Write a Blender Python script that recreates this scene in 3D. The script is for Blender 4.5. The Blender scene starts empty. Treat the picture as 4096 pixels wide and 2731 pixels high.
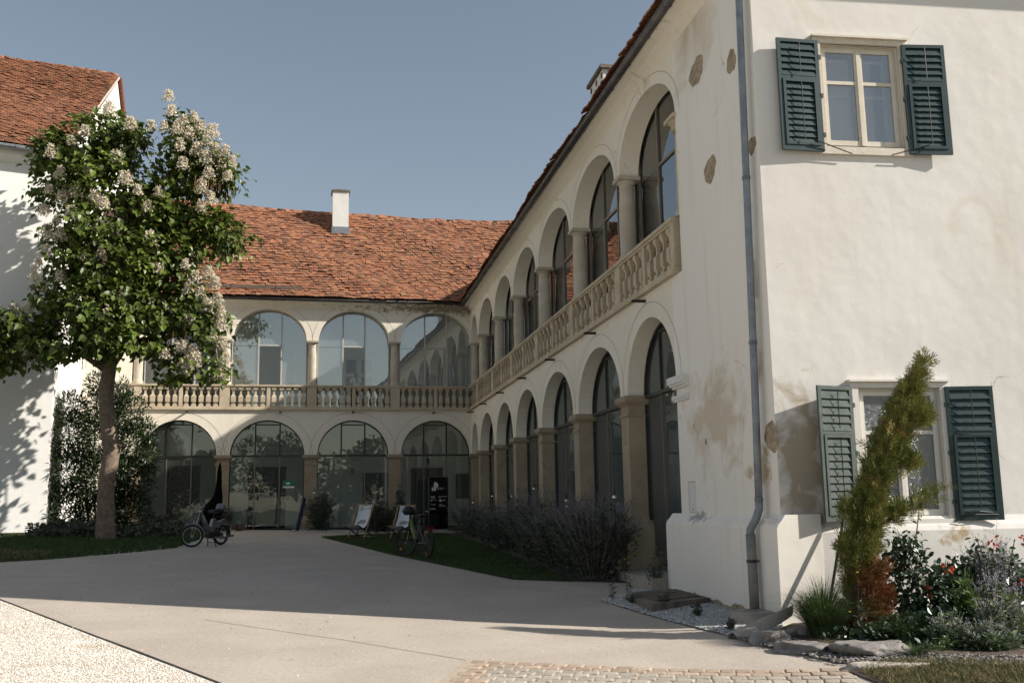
import bpy, math, random
import numpy as np
from mathutils import Matrix, Vector
random.seed(7); rng = np.random.default_rng(11)
R = math.radians; PI = math.pi
SC = bpy.context.scene; COL = SC.collection

# ------------------------------------------------------------------ camera
FPX, PITCH, ROLL, YAW = 4000.0, R(9.303), R(.965), R(10.686)
cd = bpy.data.cameras.new('camera'); cam = bpy.data.objects.new('camera', cd); COL.objects.link(cam)
cd.sensor_width = 36; cd.lens = FPX*36/4096; cd.clip_end = 3000; cd.clip_start = .05
fw = Vector((math.sin(YAW)*math.cos(PITCH), math.cos(YAW)*math.cos(PITCH), math.sin(PITCH)))
r0 = Vector((math.cos(YAW), -math.sin(YAW), 0)); u0 = r0.cross(fw)
rt = r0*math.cos(ROLL) - u0*math.sin(ROLL); up = u0*math.cos(ROLL) + r0*math.sin(ROLL)
M = Matrix((rt, up, -fw)).transposed().to_4x4(); M.translation = (0, 0, 1.6)
cam.matrix_world = M; SC.camera = cam

# ------------------------------------------------------------------ light
SUN = Vector((1, -.37, .65)).normalized()
w = bpy.data.worlds.new('World'); SC.world = w; w.use_nodes = True
nt = w.node_tree; nt.nodes.clear()
sky = nt.nodes.new('ShaderNodeTexSky'); sky.sky_type = 'NISHITA'; sky.sun_disc = False
sky.sun_elevation = math.asin(SUN.z); sky.sun_rotation = math.atan2(SUN.x, SUN.y)
sky.air_density = 1.3; sky.dust_density = 1.2; sky.ozone_density = .55; sky.altitude = 300
hs = nt.nodes.new('ShaderNodeHueSaturation'); hs.inputs['Saturation'].default_value = .74
bg = nt.nodes.new('ShaderNodeBackground'); bg.inputs[1].default_value = .066
wo = nt.nodes.new('ShaderNodeOutputWorld')
nt.links.new(sky.outputs[0], hs.inputs['Color']); nt.links.new(hs.outputs[0], bg.inputs[0]); nt.links.new(bg.outputs[0], wo.inputs[0])
sl = bpy.data.lights.new('sun', 'SUN'); sl.energy = 4.25; sl.angle = R(.53); sl.color = (1, .935, .845)
so = bpy.data.objects.new('sun', sl); COL.objects.link(so); so.rotation_euler = SUN.to_track_quat('Z', 'Y').to_euler(); so.location = (20, -8, 20)
SC.view_settings.view_transform = 'Standard'; SC.view_settings.look = 'None'
SC.view_settings.exposure = .74; SC.view_settings.gamma = 1; SC.view_settings.use_curve_mapping = False

# ------------------------------------------------------------------ materials
def _n(nt, t, **k):
    n = nt.nodes.new(t)
    for a, b in k.items(): setattr(n, a, b)
    return n
def mat(name, c1, c2=None, rough=.85, vs=2.0, vt=(.35, .65), fine=.08, fs=40, bump=0, bs=30, bump2=0, bs2=3, metal=0, spec=.5, stains=(), rnd=0, rcol=None, trans=0, cracks=None):
    m = bpy.data.materials.new(name); m.use_nodes = True; nt = m.node_tree; L = nt.links.new
    p = nt.nodes['Principled BSDF']; p.inputs['Roughness'].default_value = rough; p.inputs['Metallic'].default_value = metal
    p.inputs['Specular IOR Level'].default_value = spec
    geo = _n(nt, 'ShaderNodeNewGeometry'); pos = geo.outputs['Position']
    def noise(s, det=4, dist=0.0):
        n = _n(nt, 'ShaderNodeTexNoise'); n.inputs['Scale'].default_value = s; n.inputs['Detail'].default_value = det; n.inputs['Distortion'].default_value = dist
        L(pos, n.inputs['Vector']); return n.outputs['Fac']
    def ramp(x, a, b):
        r = _n(nt, 'ShaderNodeMapRange'); r.inputs[1].default_value = a; r.inputs[2].default_value = b; L(x, r.inputs[0]); return r.outputs[0]
    def mix(f, a, b, mode='MIX'):
        x = _n(nt, 'ShaderNodeMix', data_type='RGBA', blend_type=mode)
        for i, v in ((0, f), (6, a), (7, b)):
            if hasattr(v, 'default_value') or hasattr(v, 'is_linked'): L(v, x.inputs[i])
            else: x.inputs[i].default_value = (*v, 1) if isinstance(v, tuple) else v
        return x.outputs[2]
    def math_(op, a, b):
        x = _n(nt, 'ShaderNodeMath', operation=op)
        for i, v in ((0, a), (1, b)):
            if isinstance(v, (int, float)): x.inputs[i].default_value = v
            else: L(v, x.inputs[i])
        return x.outputs[0]
    col = mix(ramp(noise(vs, 6, .3), *vt), c1, c2 or c1)
    if rnd:
        at = _n(nt, 'ShaderNodeAttribute', attribute_name='rnd'); oi = _n(nt, 'ShaderNodeObjectInfo')
        v = math_('FRACT', math_('ADD', at.outputs['Fac'], oi.outputs['Random']), 0)
        if rcol:
            cr = _n(nt, 'ShaderNodeValToRGB'); cr.color_ramp.interpolation = 'LINEAR'
            e = cr.color_ramp.elements
            while len(e) < len(rcol): e.new(.5)
            for i, (ps, cc) in enumerate(rcol): e[i].position = ps; e[i].color = (*cc, 1)
            L(v, cr.inputs[0]); col = mix(rnd, col, cr.outputs[0])
        else:
            h = _n(nt, 'ShaderNodeMapRange'); h.inputs[3].default_value = 1-rnd; h.inputs[4].default_value = 1+rnd; L(v, h.inputs[0])
            vm = _n(nt, 'ShaderNodeVectorMath', operation='SCALE'); L(col, vm.inputs[0]); L(h.outputs[0], vm.inputs['Scale']); col = vm.outputs[0]
    for (c, rad, sc, lo, hi, scol) in stains:
        if c is None: mk = ramp(noise(sc, 8, 1.0), lo, hi)
        else:
            d = _n(nt, 'ShaderNodeVectorMath', operation='SUBTRACT'); L(pos, d.inputs[0]); d.inputs[1].default_value = c
            s = _n(nt, 'ShaderNodeVectorMath', operation='DIVIDE'); L(d.outputs[0], s.inputs[0]); s.inputs[1].default_value = rad
            ln = _n(nt, 'ShaderNodeVectorMath', operation='LENGTH'); L(s.outputs[0], ln.inputs[0])
            mk = ramp(math_('SUBTRACT', noise(sc, 8, .6), math_('MULTIPLY', ln.outputs['Value'], .5)), lo, hi)
        col = mix(mk, col, scol)
    if cracks:
        nz = _n(nt, 'ShaderNodeTexNoise'); nz.inputs['Scale'].default_value = 2.5; nz.inputs['Detail'].default_value = 6; L(pos, nz.inputs['Vector'])
        va = _n(nt, 'ShaderNodeVectorMath', operation='MULTIPLY_ADD'); L(nz.outputs['Color'], va.inputs[0]); va.inputs[1].default_value = (.6, .6, .6); L(pos, va.inputs[2])
        vo = _n(nt, 'ShaderNodeTexVoronoi', feature='DISTANCE_TO_EDGE'); vo.inputs['Scale'].default_value = .42; L(va.outputs[0], vo.inputs['Vector'])
        e_ = ramp(vo.outputs['Distance'], .0035, .0008); mk = math_('MULTIPLY', e_, ramp(noise(.8, 2), .58, .68)); col = mix(mk, col, cracks)
        dr = _n(nt, 'ShaderNodeMapping'); dr.inputs['Scale'].default_value = (6, 6, .35); L(pos, dr.inputs[0]); dn = _n(nt, 'ShaderNodeTexNoise'); dn.inputs['Scale'].default_value = 1; dn.inputs['Detail'].default_value = 5; L(dr.outputs[0], dn.inputs['Vector'])
        mk2 = math_('MULTIPLY', ramp(dn.outputs['Fac'], .56, .78), .35); col = mix(mk2, col, tuple(c*1.35 for c in cracks))
    if fine:
        h = _n(nt, 'ShaderNodeMapRange'); h.inputs[1].default_value = .3; h.inputs[2].default_value = .7
        h.inputs[3].default_value = 1-fine; h.inputs[4].default_value = 1+fine; L(noise(fs, 3), h.inputs[0])
        vm = _n(nt, 'ShaderNodeVectorMath', operation='SCALE'); L(col, vm.inputs[0]); L(h.outputs[0], vm.inputs['Scale']); col = vm.outputs[0]
    if hasattr(col, 'links') or True: L(col, p.inputs['Base Color'])
    nrm = None
    for s_, b_ in ((bs2, bump2), (bs, bump)):
        if b_:
            b = _n(nt, 'ShaderNodeBump'); b.inputs['Distance'].default_value = b_; b.inputs['Strength'].default_value = 1
            L(noise(s_, 2.2 if s_ < 8 else 5), b.inputs['Height'])
            if nrm: L(nrm, b.inputs['Normal'])
            nrm = b.outputs[0]
    if nrm: L(nrm, p.inputs['Normal'])
    if trans:
        out = nt.nodes['Material Output']; tl = _n(nt, 'ShaderNodeBsdfTranslucent'); L(col, tl.inputs[0])
        ms = _n(nt, 'ShaderNodeMixShader'); ms.inputs[0].default_value = trans; L(p.outputs[0], ms.inputs[1]); L(tl.outputs[0], ms.inputs[2]); L(ms.outputs[0], out.inputs[0])
    return m
def glass(name, base=.12, tint=(.75, .82, .82), rough=.0, wav=.0025, ripple=0, brighten=0):
    m = bpy.data.materials.new(name); m.use_nodes = True; nt = m.node_tree; L = nt.links.new; nt.nodes.clear()
    out = _n(nt, 'ShaderNodeOutputMaterial'); tr = _n(nt, 'ShaderNodeBsdfTransparent'); tr.inputs[0].default_value = (*tint, 1)
    gl = _n(nt, 'ShaderNodeBsdfGlossy'); gl.inputs['Roughness'].default_value = rough; gl.inputs[0].default_value = (.9, .93, .95, 1)
    lw = _n(nt, 'ShaderNodeFresnel'); lw.inputs[0].default_value = 1.5
    mr = _n(nt, 'ShaderNodeMapRange'); mr.inputs[3].default_value = base; mr.inputs[4].default_value = 1; L(lw.outputs[0], mr.inputs[0])
    ms = _n(nt, 'ShaderNodeMixShader'); L(mr.outputs[0], ms.inputs[0]); L(tr.outputs[0], ms.inputs[1]); L(gl.outputs[0], ms.inputs[2]); L(ms.outputs[0], out.inputs[0])
    if brighten:  # pale diffuse mixed in to imitate bright reflections and a brighter room behind
        df = _n(nt, 'ShaderNodeBsdfDiffuse'); df.inputs[0].default_value = (.62, .66, .66, 1); m3 = _n(nt, 'ShaderNodeMixShader'); m3.inputs[0].default_value = brighten; L(ms.outputs[0], m3.inputs[1]); L(df.outputs[0], m3.inputs[2]); L(m3.outputs[0], out.inputs[0])
    geo = _n(nt, 'ShaderNodeNewGeometry'); n = _n(nt, 'ShaderNodeTexNoise'); n.inputs['Scale'].default_value = 60 if ripple else 1.1; L(geo.outputs['Position'], n.inputs['Vector'])
    b = _n(nt, 'ShaderNodeBump'); b.inputs['Distance'].default_value = ripple or wav; b.inputs['Strength'].default_value = 1; L(n.outputs['Fac'], b.inputs['Height']); L(b.outputs[0], gl.inputs['Normal'])
    return m

M_front = mat('plaster_front', (.72, .70, .665), (.67, .645, .60), cracks=(.44, .39, .33), rough=.95, vs=.5, bump=.0012, bs=45, bump2=.016, bs2=1.9, fine=.02,
    stains=[((6.25, 12.55, 2.15), (.75, .5, 1.3), 3.2, .12, .30, (.40, .34, .25)), ((8.3, 12.5, 1.1), (.5, .4, .3), 9, .2, .4, (.45, .35, .22)), (None, 0, .9, .62, .8, (.60, .52, .42))])
M_cream = mat('plaster_cream', (.84, .775, .665), (.79, .72, .60), cracks=(.46, .39, .30), rough=.95, vs=.35, bump=.001, bs=40, bump2=.02, bs2=1.3, fine=.03,
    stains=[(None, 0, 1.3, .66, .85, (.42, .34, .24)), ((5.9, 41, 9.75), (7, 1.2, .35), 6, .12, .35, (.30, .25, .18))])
M_end = mat('plaster_end_block', (.86, .82, .755), (.83, .78, .70), cracks=(.48, .42, .34), rough=.95, vs=.3, bump=.001, bs=40, bump2=.025, bs2=1.2, fine=.025,
    stains=[((5.96, 14.7, 2.9), (.4, 1.5, 1.0), 2.6, .08, .34, (.64, .55, .43)), ((5.96, 13.2, 2.1), (.3, .7, .55), 2.6, .22, .34, (.52, .42, .29)),
            ((5.96, 15.55, 1.36), (.3, .7, .16), 7, .15, .4, (.36, .35, .34)), ((5.96, 13.0, 4.5), (.2, .25, 3), 2, .2, .5, (.45, .38, .28)), ((5.96, 14.8, 9.5), (.5, 1.8, 1.6), 1, .2, .6, (.52, .42, .28))])
M_white = mat('plaster_white', (.74, .73, .70), (.70, .69, .66), rough=.95, vs=.4, bump=.003, bs=20, bump2=.02, bs2=1.2, fine=.02)
M_inner = mat('plaster_inner', (.84, .83, .80), rough=.95, fine=.02)
M_stone = mat('pier_stone', (.40, .32, .225), (.32, .25, .17), rough=.95, vs=1.6, bump=.006, bs=25, fine=.12, fs=70, stains=[(None, 0, 4, .6, .75, (.22, .17, .12))])
M_cap = mat('moulding_stone', (.42, .33, .21), (.34, .26, .165), rough=.9, vs=3, bump=.004, bs=30, fine=.1)
M_col = mat('column_stone', (.56, .50, .41), (.44, .38, .30), rough=.9, vs=2.5, bump=.003, bs=40, fine=.12, fs=90)
M_bal = mat('balustrade_stone', (.58, .49, .36), (.47, .385, .27), rough=.92, vs=2.2, bump=.004, bs=40, fine=.10, fs=50, stains=[(None, 0, 5, .62, .78, (.20, .16, .12))])
M_tile = mat('clay_roof_tile', (.32, .135, .060), (.25, .105, .05), rough=.9, vs=1.2, rnd=.72, bump=.004, bs=60, fine=.2, fs=35,
    rcol=[(0, (.07, .035, .024)), (.25, (.25, .090, .048)), (.5, (.32, .135, .070)), (.68, (.18, .092, .056)), (.86, (.40, .170, .085)), (1, (.26, .15, .08))],
    stains=[(None, 0, 9, .66, .74, (.33, .25, .12)), (None, 0, 2.6, .52, .74, (.13, .065, .042))])
M_under = mat('roof_underlay', (.06, .035, .025), rough=1)
M_mortar = mat('ridge_mortar', (.45, .33, .26), (.5, .42, .36), rough=.95, vs=8, bump=.01)
M_zinc = mat('dark_zinc', (.12, .115, .11), (.085, .08, .08), rough=.42, metal=.6, vs=3, fine=.1)
M_pipe = mat('galvanised_pipe', (.26, .285, .31), (.19, .215, .24), rough=.5, metal=.45, vs=5, fine=.2, fs=60)
M_pipe2 = mat('cast_pipe', (.20, .205, .2), (.28, .26, .22), rough=.6, metal=.3, vs=4, fine=.15)
M_steel = mat('black_steel', (.018, .018, .018), rough=.35, fine=0)
M_alu = mat('bronze_aluminium', (.19, .155, .125), rough=.4, metal=.4, fine=0)
M_ivory = mat('ivory_frame', (.52, .51, .47), (.44, .42, .38), rough=.6, vs=8, fine=.05)
M_wwood = mat('weathered_white_wood', (.66, .61, .52), (.60, .54, .45), rough=.8, vs=6, fine=.06, stains=[(None, 0, 34, .62, .70, (.40, .35, .28))], bump=.003, bs=50)
M_wwood2 = mat('white_window_wood', (.72, .69, .63), rough=.7, vs=6, fine=.03)
M_green2 = mat('faded_sunlit_green', (.085, .105, .098), (.11, .132, .124), rough=.85, spec=.2, vs=7, fine=.08, stains=[(None, 0, 30, .68, .74, (.25, .25, .22))])  # faded green, with the sun's glare on this shutter lightened into the colour
M_green = mat('dark_green_paint', (.005, .026, .028), (.008, .035, .036), rough=.42, vs=7, fine=.15, stains=[(None, 0, 30, .68, .74, (.06, .09, .08))])
M_glU = glass('gallery_glass', .24, (.96, .98, .98), brighten=.15); M_glC = glass('clear_glass', .02, (.98, .98, .97))
M_glS = glass('side_gallery_glass', .22, (.80, .84, .82))
M_glL = glass('ground_floor_glass', .06, (.88, .92, .90), wav=.001, brighten=.045); M_glW = glass('window_glass', .10, (.92, .93, .93), brighten=.07); M_glR = glass('rippled_glass', .12, (.55, .56, .57), .25, ripple=.01)
M_asph = mat('concrete_drive', (.46, .40, .335), (.40, .345, .29), rough=.93, vs=.8, bump=.004, bs=70, fine=.13, fs=28, stains=[(None, 0, 1.1, .60, .80, (.37, .32, .265)), (None, 0, .45, .52, .70, (.40, .35, .295)), (None, 0, 7, .70, .76, (.31, .265, .22)), (None, 0, 14, .72, .76, (.52, .47, .41))])
M_peb = mat('white_pebbles', (.70, .66, .60), (.64, .59, .52), rough=1, vs=2, rnd=.10, spec=.1, stains=[(None, 0, 1.6, .60, .72, (.52, .44, .33))])
M_gravbase = mat('gravel_base', (.62, .57, .50), (.56, .50, .42), rough=1, vs=2.5, bump=.008, bs=55, fine=.12, fs=90, stains=[(None, 0, 2.6, .66, .74, (.40, .31, .19)), (None, 0, 5, .70, .76, (.20, .20, .09))])
M_peb2 = mat('grey_pebbles', (.50, .49, .47), (.45, .44, .42), rough=.95, vs=3, rnd=.35)
M_soil = mat('soil', (.06, .042, .03), (.09, .065, .045), rough=1, vs=4, bump=.02, bs=20, fine=.2)
M_cobR = mat('reddish_cobble', (.36, .27, .20), (.42, .33, .25), rough=.9, vs=12, rnd=.18, bump=.006, bs=40, fine=.1)
M_cobG = mat('grey_cobble', (.40, .35, .29), (.34, .30, .25), rough=.9, vs=10, rnd=.15, bump=.006, bs=40, fine=.1)
M_sand = mat('joint_sand', (.46, .38, .29), (.40, .33, .25), rough=1, vs=9, bump=.006, bs=80)
M_rock = mat('field_stone', (.28, .26, .24), (.17, .155, .145), rough=.9, vs=5, bump=.02, bs=12, fine=.2)
M_rockL = mat('pale_stone', (.46, .41, .35), (.38, .34, .29), rough=.9, vs=5, bump=.02, bs=12, fine=.15)
M_rough = mat('bare_masonry', (.46, .37, .26), (.27, .20, .13), rough=1, vs=9, bump=.03, bs=22, fine=.25)
M_brick = mat('old_brick', (.25, .09, .05), (.16, .06, .04), rough=1, vs=9, bump=.02, bs=20)
M_conc = mat('old_concrete', (.20, .17, .14), (.12, .10, .08), rough=.95, vs=5, bump=.01, bs=30, fine=.2)
M_concL = mat('pale_concrete', (.40, .35, .29), (.33, .29, .24), rough=.95, vs=4, bump=.006, bs=30, fine=.1)
M_bark = mat('brown_bark', (.25, .185, .135), (.15, .11, .08), rough=.95, vs=9, bump=.03, bs=26, bump2=.02, bs2=7, fine=.25, fs=60)
M_leaf = mat('catalpa_leaf', (.115, .155, .024), (.062, .095, .015), rough=.42, vs=1.2, rnd=.4, fine=0, trans=.22, spec=.45)
M_flow = mat('white_blossom', (.80, .75, .64), (.66, .58, .44), rough=.9, vs=9, rnd=.12, fine=0, trans=.25)
M_pod = mat('seed_pod', (.16, .075, .03), rough=.8)
M_laur = mat('laurel_leaf', (.030, .055, .014), (.022, .042, .010), rough=.35, vs=2, rnd=.45, fine=0, trans=.15)
M_con = mat('conifer_spray', (.13, .16, .035), (.21, .20, .05), rough=.85, vs=4, rnd=.35, fine=0, trans=.1, stains=[(None, 0, 3.5, .60, .70, (.26, .15, .04))])
M_cond = mat('dead_conifer', (.25, .10, .032), (.17, .075, .026), rough=.9, vs=8, rnd=.4, fine=0)
M_rose = mat('rose_leaf', (.030, .060, .028), (.045, .075, .035), rough=.38, vs=5, rnd=.4, fine=0, trans=.12)
M_red = mat('young_red_leaf', (.50, .045, .025), (.55, .10, .05), rough=.5, vs=9, rnd=.3, fine=0, trans=.25)
M_stem = mat('rose_stem', (.09, .05, .025), rough=.8)
M_sagL = mat('sage_leaf', (.13, .18, .09), (.17, .21, .12), rough=.85, vs=5, rnd=.4, fine=0, trans=.1)
M_sagS = mat('sage_stem', (.26, .24, .20), rough=.9)
M_sagF2 = mat('dusty_lilac', (.10, .095, .15), (.13, .12, .17), rough=.9, vs=9, rnd=.3, fine=0)
M_sagF = mat('lilac_flower', (.34, .31, .45), (.44, .42, .52), rough=.9, vs=9, rnd=.3, fine=0)
M_dshr = mat('dark_shrub_leaf', (.065, .078, .05), (.085, .095, .065), rough=.8, vs=5, rnd=.4, fine=0)
M_per = mat('bright_perennial', (.10, .17, .035), (.08, .13, .03), rough=.6, vs=5, rnd=.3, fine=0, trans=.2)
M_gras = mat('tuft_grass', (.05, .085, .025), (.07, .11, .035), rough=.6, vs=5, rnd=.4, fine=0, trans=.15)
M_lawn = mat('lawn_blade', (.045, .075, .016), (.06, .09, .02), rough=.8, vs=1.5, rnd=.4, fine=0, trans=.1)
M_dry = mat('dry_grass', (.24, .20, .10), (.13, .14, .055), rough=.9, vs=5, rnd=.4, fine=0, trans=.15)
M_lawnb = mat('lawn_base', (.035, .05, .014), (.05, .055, .02), rough=1, vs=2, bump=.02, bs=30, fine=.3)
M_yel = mat('yellow_flower', (.6, .48, .05), rough=.8)
M_woodL = mat('pale_wood', (.42, .27, .15), (.34, .21, .11), rough=.7, vs=12, fine=.1)
M_woodD = mat('grey_wood', (.13, .10, .075), (.09, .07, .05), rough=.9, vs=12, fine=.15)
M_canvas = mat('white_canvas', (.62, .64, .68), rough=.9, fine=.02)
M_rub = mat('black_rubber', (.012, .012, .012), rough=.75, fine=0); M_blk = mat('matt_black', (.008, .008, .009), rough=.6, fine=0); M_blkg = mat('gloss_black', (.006, .006, .007), rough=.12, fine=0)
M_fab = mat('black_fabric', (.004, .004, .004), rough=1, fine=0, spec=.1)
M_chr = mat('chrome', (.42, .44, .46), rough=.2, metal=1, fine=0); M_sil = mat('silver_paint', (.16, .165, .18), rough=.35, metal=.5, fine=0)
M_org = mat('orange_reflector', (.75, .16, .02), rough=.3, fine=0); M_redl = mat('red_lens', (.22, .008, .008), rough=.2, fine=0)
M_lime = mat('lime_paint', (.10, .15, .03), rough=.35, fine=0); M_wpr = mat('white_print', (.75, .75, .73), rough=.6, fine=0)
M_gpr = mat('green_print', (.16, .20, .06), rough=.8, fine=0); M_gsign = mat('green_sign', (.01, .19, .07), rough=.5, fine=0); M_blue = mat('dark_blue_fabric', (.010, .016, .045), rough=.8, fine=0)
M_door = mat('cream_door', (.74, .72, .68), rough=.6, fine=.02); M_dark = mat('dark_opening', (.006, .006, .006), rough=.5, fine=0); M_brn = mat('dark_brown_wood', (.055, .042, .02), (.04, .03, .015), rough=.7)
M_skin = mat('skin', (.42, .23, .15), rough=.6, fine=0); M_hair = mat('dark_hair', (.010, .007, .006), rough=.5, fine=0); M_shirt = mat('white_shirt', (.82, .79, .79), rough=.9, fine=0); M_trou = mat('dark_trousers', (.03, .03, .04), rough=.9, fine=0)
M_och = mat('ochre_cloth', (.36, .20, .03), (.28, .15, .02), rough=.9, vs=12); M_terra = mat('terracotta', (.16, .07, .04), (.11, .05, .03), rough=.6, vs=9)
M_tree2 = mat('far_foliage', (.05, .075, .022), (.035, .055, .018), rough=.8, vs=.6, rnd=.35, fine=0)
M_gball = mat('mirror_ball', (.8, .78, .75), rough=.08, metal=1, fine=0); M_line = mat('moulding_line', (.33, .27, .20), rough=1, fine=0); M_petal = mat('fallen_petals', (.62, .58, .52), rough=1, fine=0)
M_flag = mat('pale_flag', (.34, .35, .37), rough=.9, fine=.02); M_flagt = mat('flag_print', (.05, .06, .09), rough=.9, fine=0); M_beam = mat('weathered_beam', (.17, .12, .095), (.11, .08, .065), rough=.95, vs=14, fine=.15)

# ------------------------------------------------------------------ helpers
class MB:
    def __init__(s): s.v = []; s.f = []; s.m = []
    def add(s, vs, fs, mi=0, T=None):
        o = len(s.v)
        s.v += [tuple(T @ Vector(p)) for p in vs] if T is not None else [tuple(p) for p in vs]
        s.f += [tuple(i+o for i in f) for f in fs]; s.m += [mi]*len(fs); return s
    def quad(s, *p, mi=0): return s.add(p, [tuple(range(len(p)))], mi)
    def box(s, x0, x1, y0, y1, z0, z1, mi=0, T=None):
        return s.add([(x0,y0,z0),(x1,y0,z0),(x1,y1,z0),(x0,y1,z0),(x0,y0,z1),(x1,y0,z1),(x1,y1,z1),(x0,y1,z1)],
            [(3,2,1,0),(4,5,6,7),(0,1,5,4),(1,2,6,5),(2,3,7,6),(3,0,4,7)], mi, T)
    def lathe(s, prof, n=16, c=(0,0,0), mi=0, T=None, sq=False):
        vs = []
        if sq: n = 4
        for r, z in prof:
            for k in range(n):
                a = 2*PI*k/n + (PI/4 if sq else 0); q = r*(1.41421 if sq else 1)
                vs.append((c[0]+q*math.cos(a), c[1]+q*math.sin(a), c[2]+z))
        fs = [(i*n+k, i*n+(k+1) % n, (i+1)*n+(k+1) % n, (i+1)*n+k) for i in range(len(prof)-1) for k in range(n)]
        fs += [tuple(range(n))[::-1], tuple(range((len(prof)-1)*n, len(prof)*n))]
        return s.add(vs, fs, mi, T)
    def tube(s, pts, r, n=8, mi=0, T=None):
        pts = [Vector(p) for p in pts]; m = len(pts); rs = r if isinstance(r, (list, tuple)) else [r]*m
        vs = []; ref = None
        for i, p in enumerate(pts):
            d = (pts[min(i+1, m-1)]-pts[max(i-1, 0)]).normalized()
            if ref is None: ref = Vector((0, 0, 1)) if abs(d.z) < .9 else Vector((1, 0, 0))
            a = d.cross(ref).normalized(); b = a.cross(d).normalized(); ref = b
            for k in range(n):
                t = 2*PI*k/n; vs.append(p+(a*math.cos(t)+b*math.sin(t))*rs[i])
        fs = [(i*n+k, i*n+(k+1) % n, (i+1)*n+(k+1) % n, (i+1)*n+k) for i in range(m-1) for k in range(n)]
        fs += [tuple(range(n))[::-1], tuple(range((m-1)*n, m*n))]
        return s.add(vs, fs, mi, T)
    def prism(s, poly, a0, a1, axis=2, mi=0, T=None):
        n = len(poly)
        def P(p, h): return (p[0], p[1], h) if axis == 2 else ((p[0], h, p[1]) if axis == 1 else (h, p[0], p[1]))
        vs = [P(p, a0) for p in poly]+[P(p, a1) for p in poly]
        return s.add(vs, [tuple(range(n))[::-1], tuple(range(n, 2*n))]+[(i, (i+1) % n, (i+1) % n+n, i+n) for i in range(n)], mi, T)
    def torus(s, R_, r, c=(0,0,0), n=28, k=8, mi=0, T=None, a0=0, a1=2*PI):
        full = abs(a1-a0-2*PI) < 1e-6; q = n if full else n+1; vs = []
        for i in range(q):
            a = a0+(a1-a0)*i/n
            for j in range(k):
                b = 2*PI*j/k; rr = R_+r*math.cos(b); vs.append((c[0]+rr*math.cos(a), c[1]+r*math.sin(b), c[2]+rr*math.sin(a)))
        fs = [(i*k+j, i*k+(j+1) % k, ((i+1) % q)*k+(j+1) % k, ((i+1) % q)*k+j) for i in range(n) for j in range(k)]
        return s.add(vs, fs, mi, T)
    def mesh(s, name, mats, smooth=False):
        me = bpy.data.meshes.new(name); me.from_pydata(s.v, [], s.f)
        mats = mats if isinstance(mats, (list, tuple)) else [mats]
        for m in mats: me.materials.append(m)
        if len(mats) > 1: me.polygons.foreach_set('material_index', s.m)
        if smooth: me.polygons.foreach_set('use_smooth', [True]*len(s.f))
        return me
    def build(s, name, mats, parent=None, smooth=False, loc=(0,0,0), rz=0, **tags):
        return link(name, s.mesh(name, mats, smooth), parent, loc, rz, **tags)
def link(name, me, parent=None, loc=(0,0,0), rz=0, **tags):
    o = bpy.data.objects.new(name, me); COL.objects.link(o); o.location = loc; o.rotation_euler = (0, 0, rz)
    if parent is not None: o.parent = parent
    for k, v in tags.items(): o[k] = v
    return o
def thing(name, label, cat, loc=(0,0,0), rz=0, group=None):
    o = link(name, None, None, loc, rz, label=label, category=cat)
    o.empty_display_size = .2
    if group: o['group'] = group
    return o
def smooth_auto(o, ang=40):
    me = o.data
    me.polygons.foreach_set('use_smooth', [True]*len(me.polygons))
    try: me.set_sharp_from_angle(angle=R(ang))
    except Exception: pass
    return o
def scatter_mesh(name, bv, bf, T3, P, mats, smooth=False, rnd=True, seed=0):
    """bv (n,3), bf list of equal-length faces, T3 (m,3,3), P (m,3) -> one joined mesh"""
    bv = np.asarray(bv, float); bf = np.asarray(bf, int); m = len(P); n = len(bv); k = bf.shape[1]
    V = np.einsum('mij,nj->mni', T3, bv)+P[:, None, :]
    F = (bf[None]+np.arange(m)[:, None, None]*n).reshape(-1, k)
    me = bpy.data.meshes.new(name); me.vertices.add(m*n); me.vertices.foreach_set('co', V.reshape(-1))
    me.loops.add(F.size); me.loops.foreach_set('vertex_index', F.reshape(-1).astype(np.int32))
    me.polygons.add(len(F)); me.polygons.foreach_set('loop_start', (np.arange(len(F))*k).astype(np.int32)); me.polygons.foreach_set('loop_total', np.full(len(F), k, np.int32))
    me.polygons.foreach_set('use_smooth', np.full(len(F), bool(smooth)))
    for mm in (mats if isinstance(mats, (list, tuple)) else [mats]): me.materials.append(mm)
    if rnd:
        a = me.attributes.new('rnd', 'FLOAT', 'POINT'); a.data.foreach_set('value', np.repeat(np.random.default_rng(seed+3).random(m), n))
    me.update(calc_edges=True); return me
def unit(a): return a/np.maximum(np.linalg.norm(a, axis=-1, keepdims=True), 1e-9)
def basis(d, nrm, size):
    """columns x (side), y (dir), z (normal)"""
    y = unit(d); x = unit(np.cross(y, nrm)); z = np.cross(x, y)
    return np.stack([x, y, z], axis=-1)*np.asarray(size)[:, None, None]
HEART = ([(0,0,0),(-.34,.02,.06),(-.46,.34,.10),(-.24,.74,.03),(0,1.08,-.12),(.24,.74,.03),(.46,.34,.10),(.34,.02,.06),(0,.45,-.03)],
         [(8,0,1),(8,1,2),(8,2,3),(8,3,4),(8,4,5),(8,5,6),(8,6,7),(8,7,0)])
OVAL = ([(0,0,0),(-.28,.35,.07),(-.24,.72,.05),(0,1,-.04),(.24,.72,.05),(.28,.35,.07),(0,.5,-.02)], [(6,0,1),(6,1,2),(6,2,3),(6,3,4),(6,4,5),(6,5,0)])
NARR = ([(0,0,0),(-.10,.4,.03),(0,1,-.05),(.10,.4,.03)], [(0,1,2),(0,2,3)])
STAR = ([(0,0,0),(-.5,.1,.3),(-.1,.5,.35),(.5,.2,.3),(.15,-.5,.3)], [(0,1,2),(0,2,3),(0,3,4),(0,4,1)])
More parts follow.
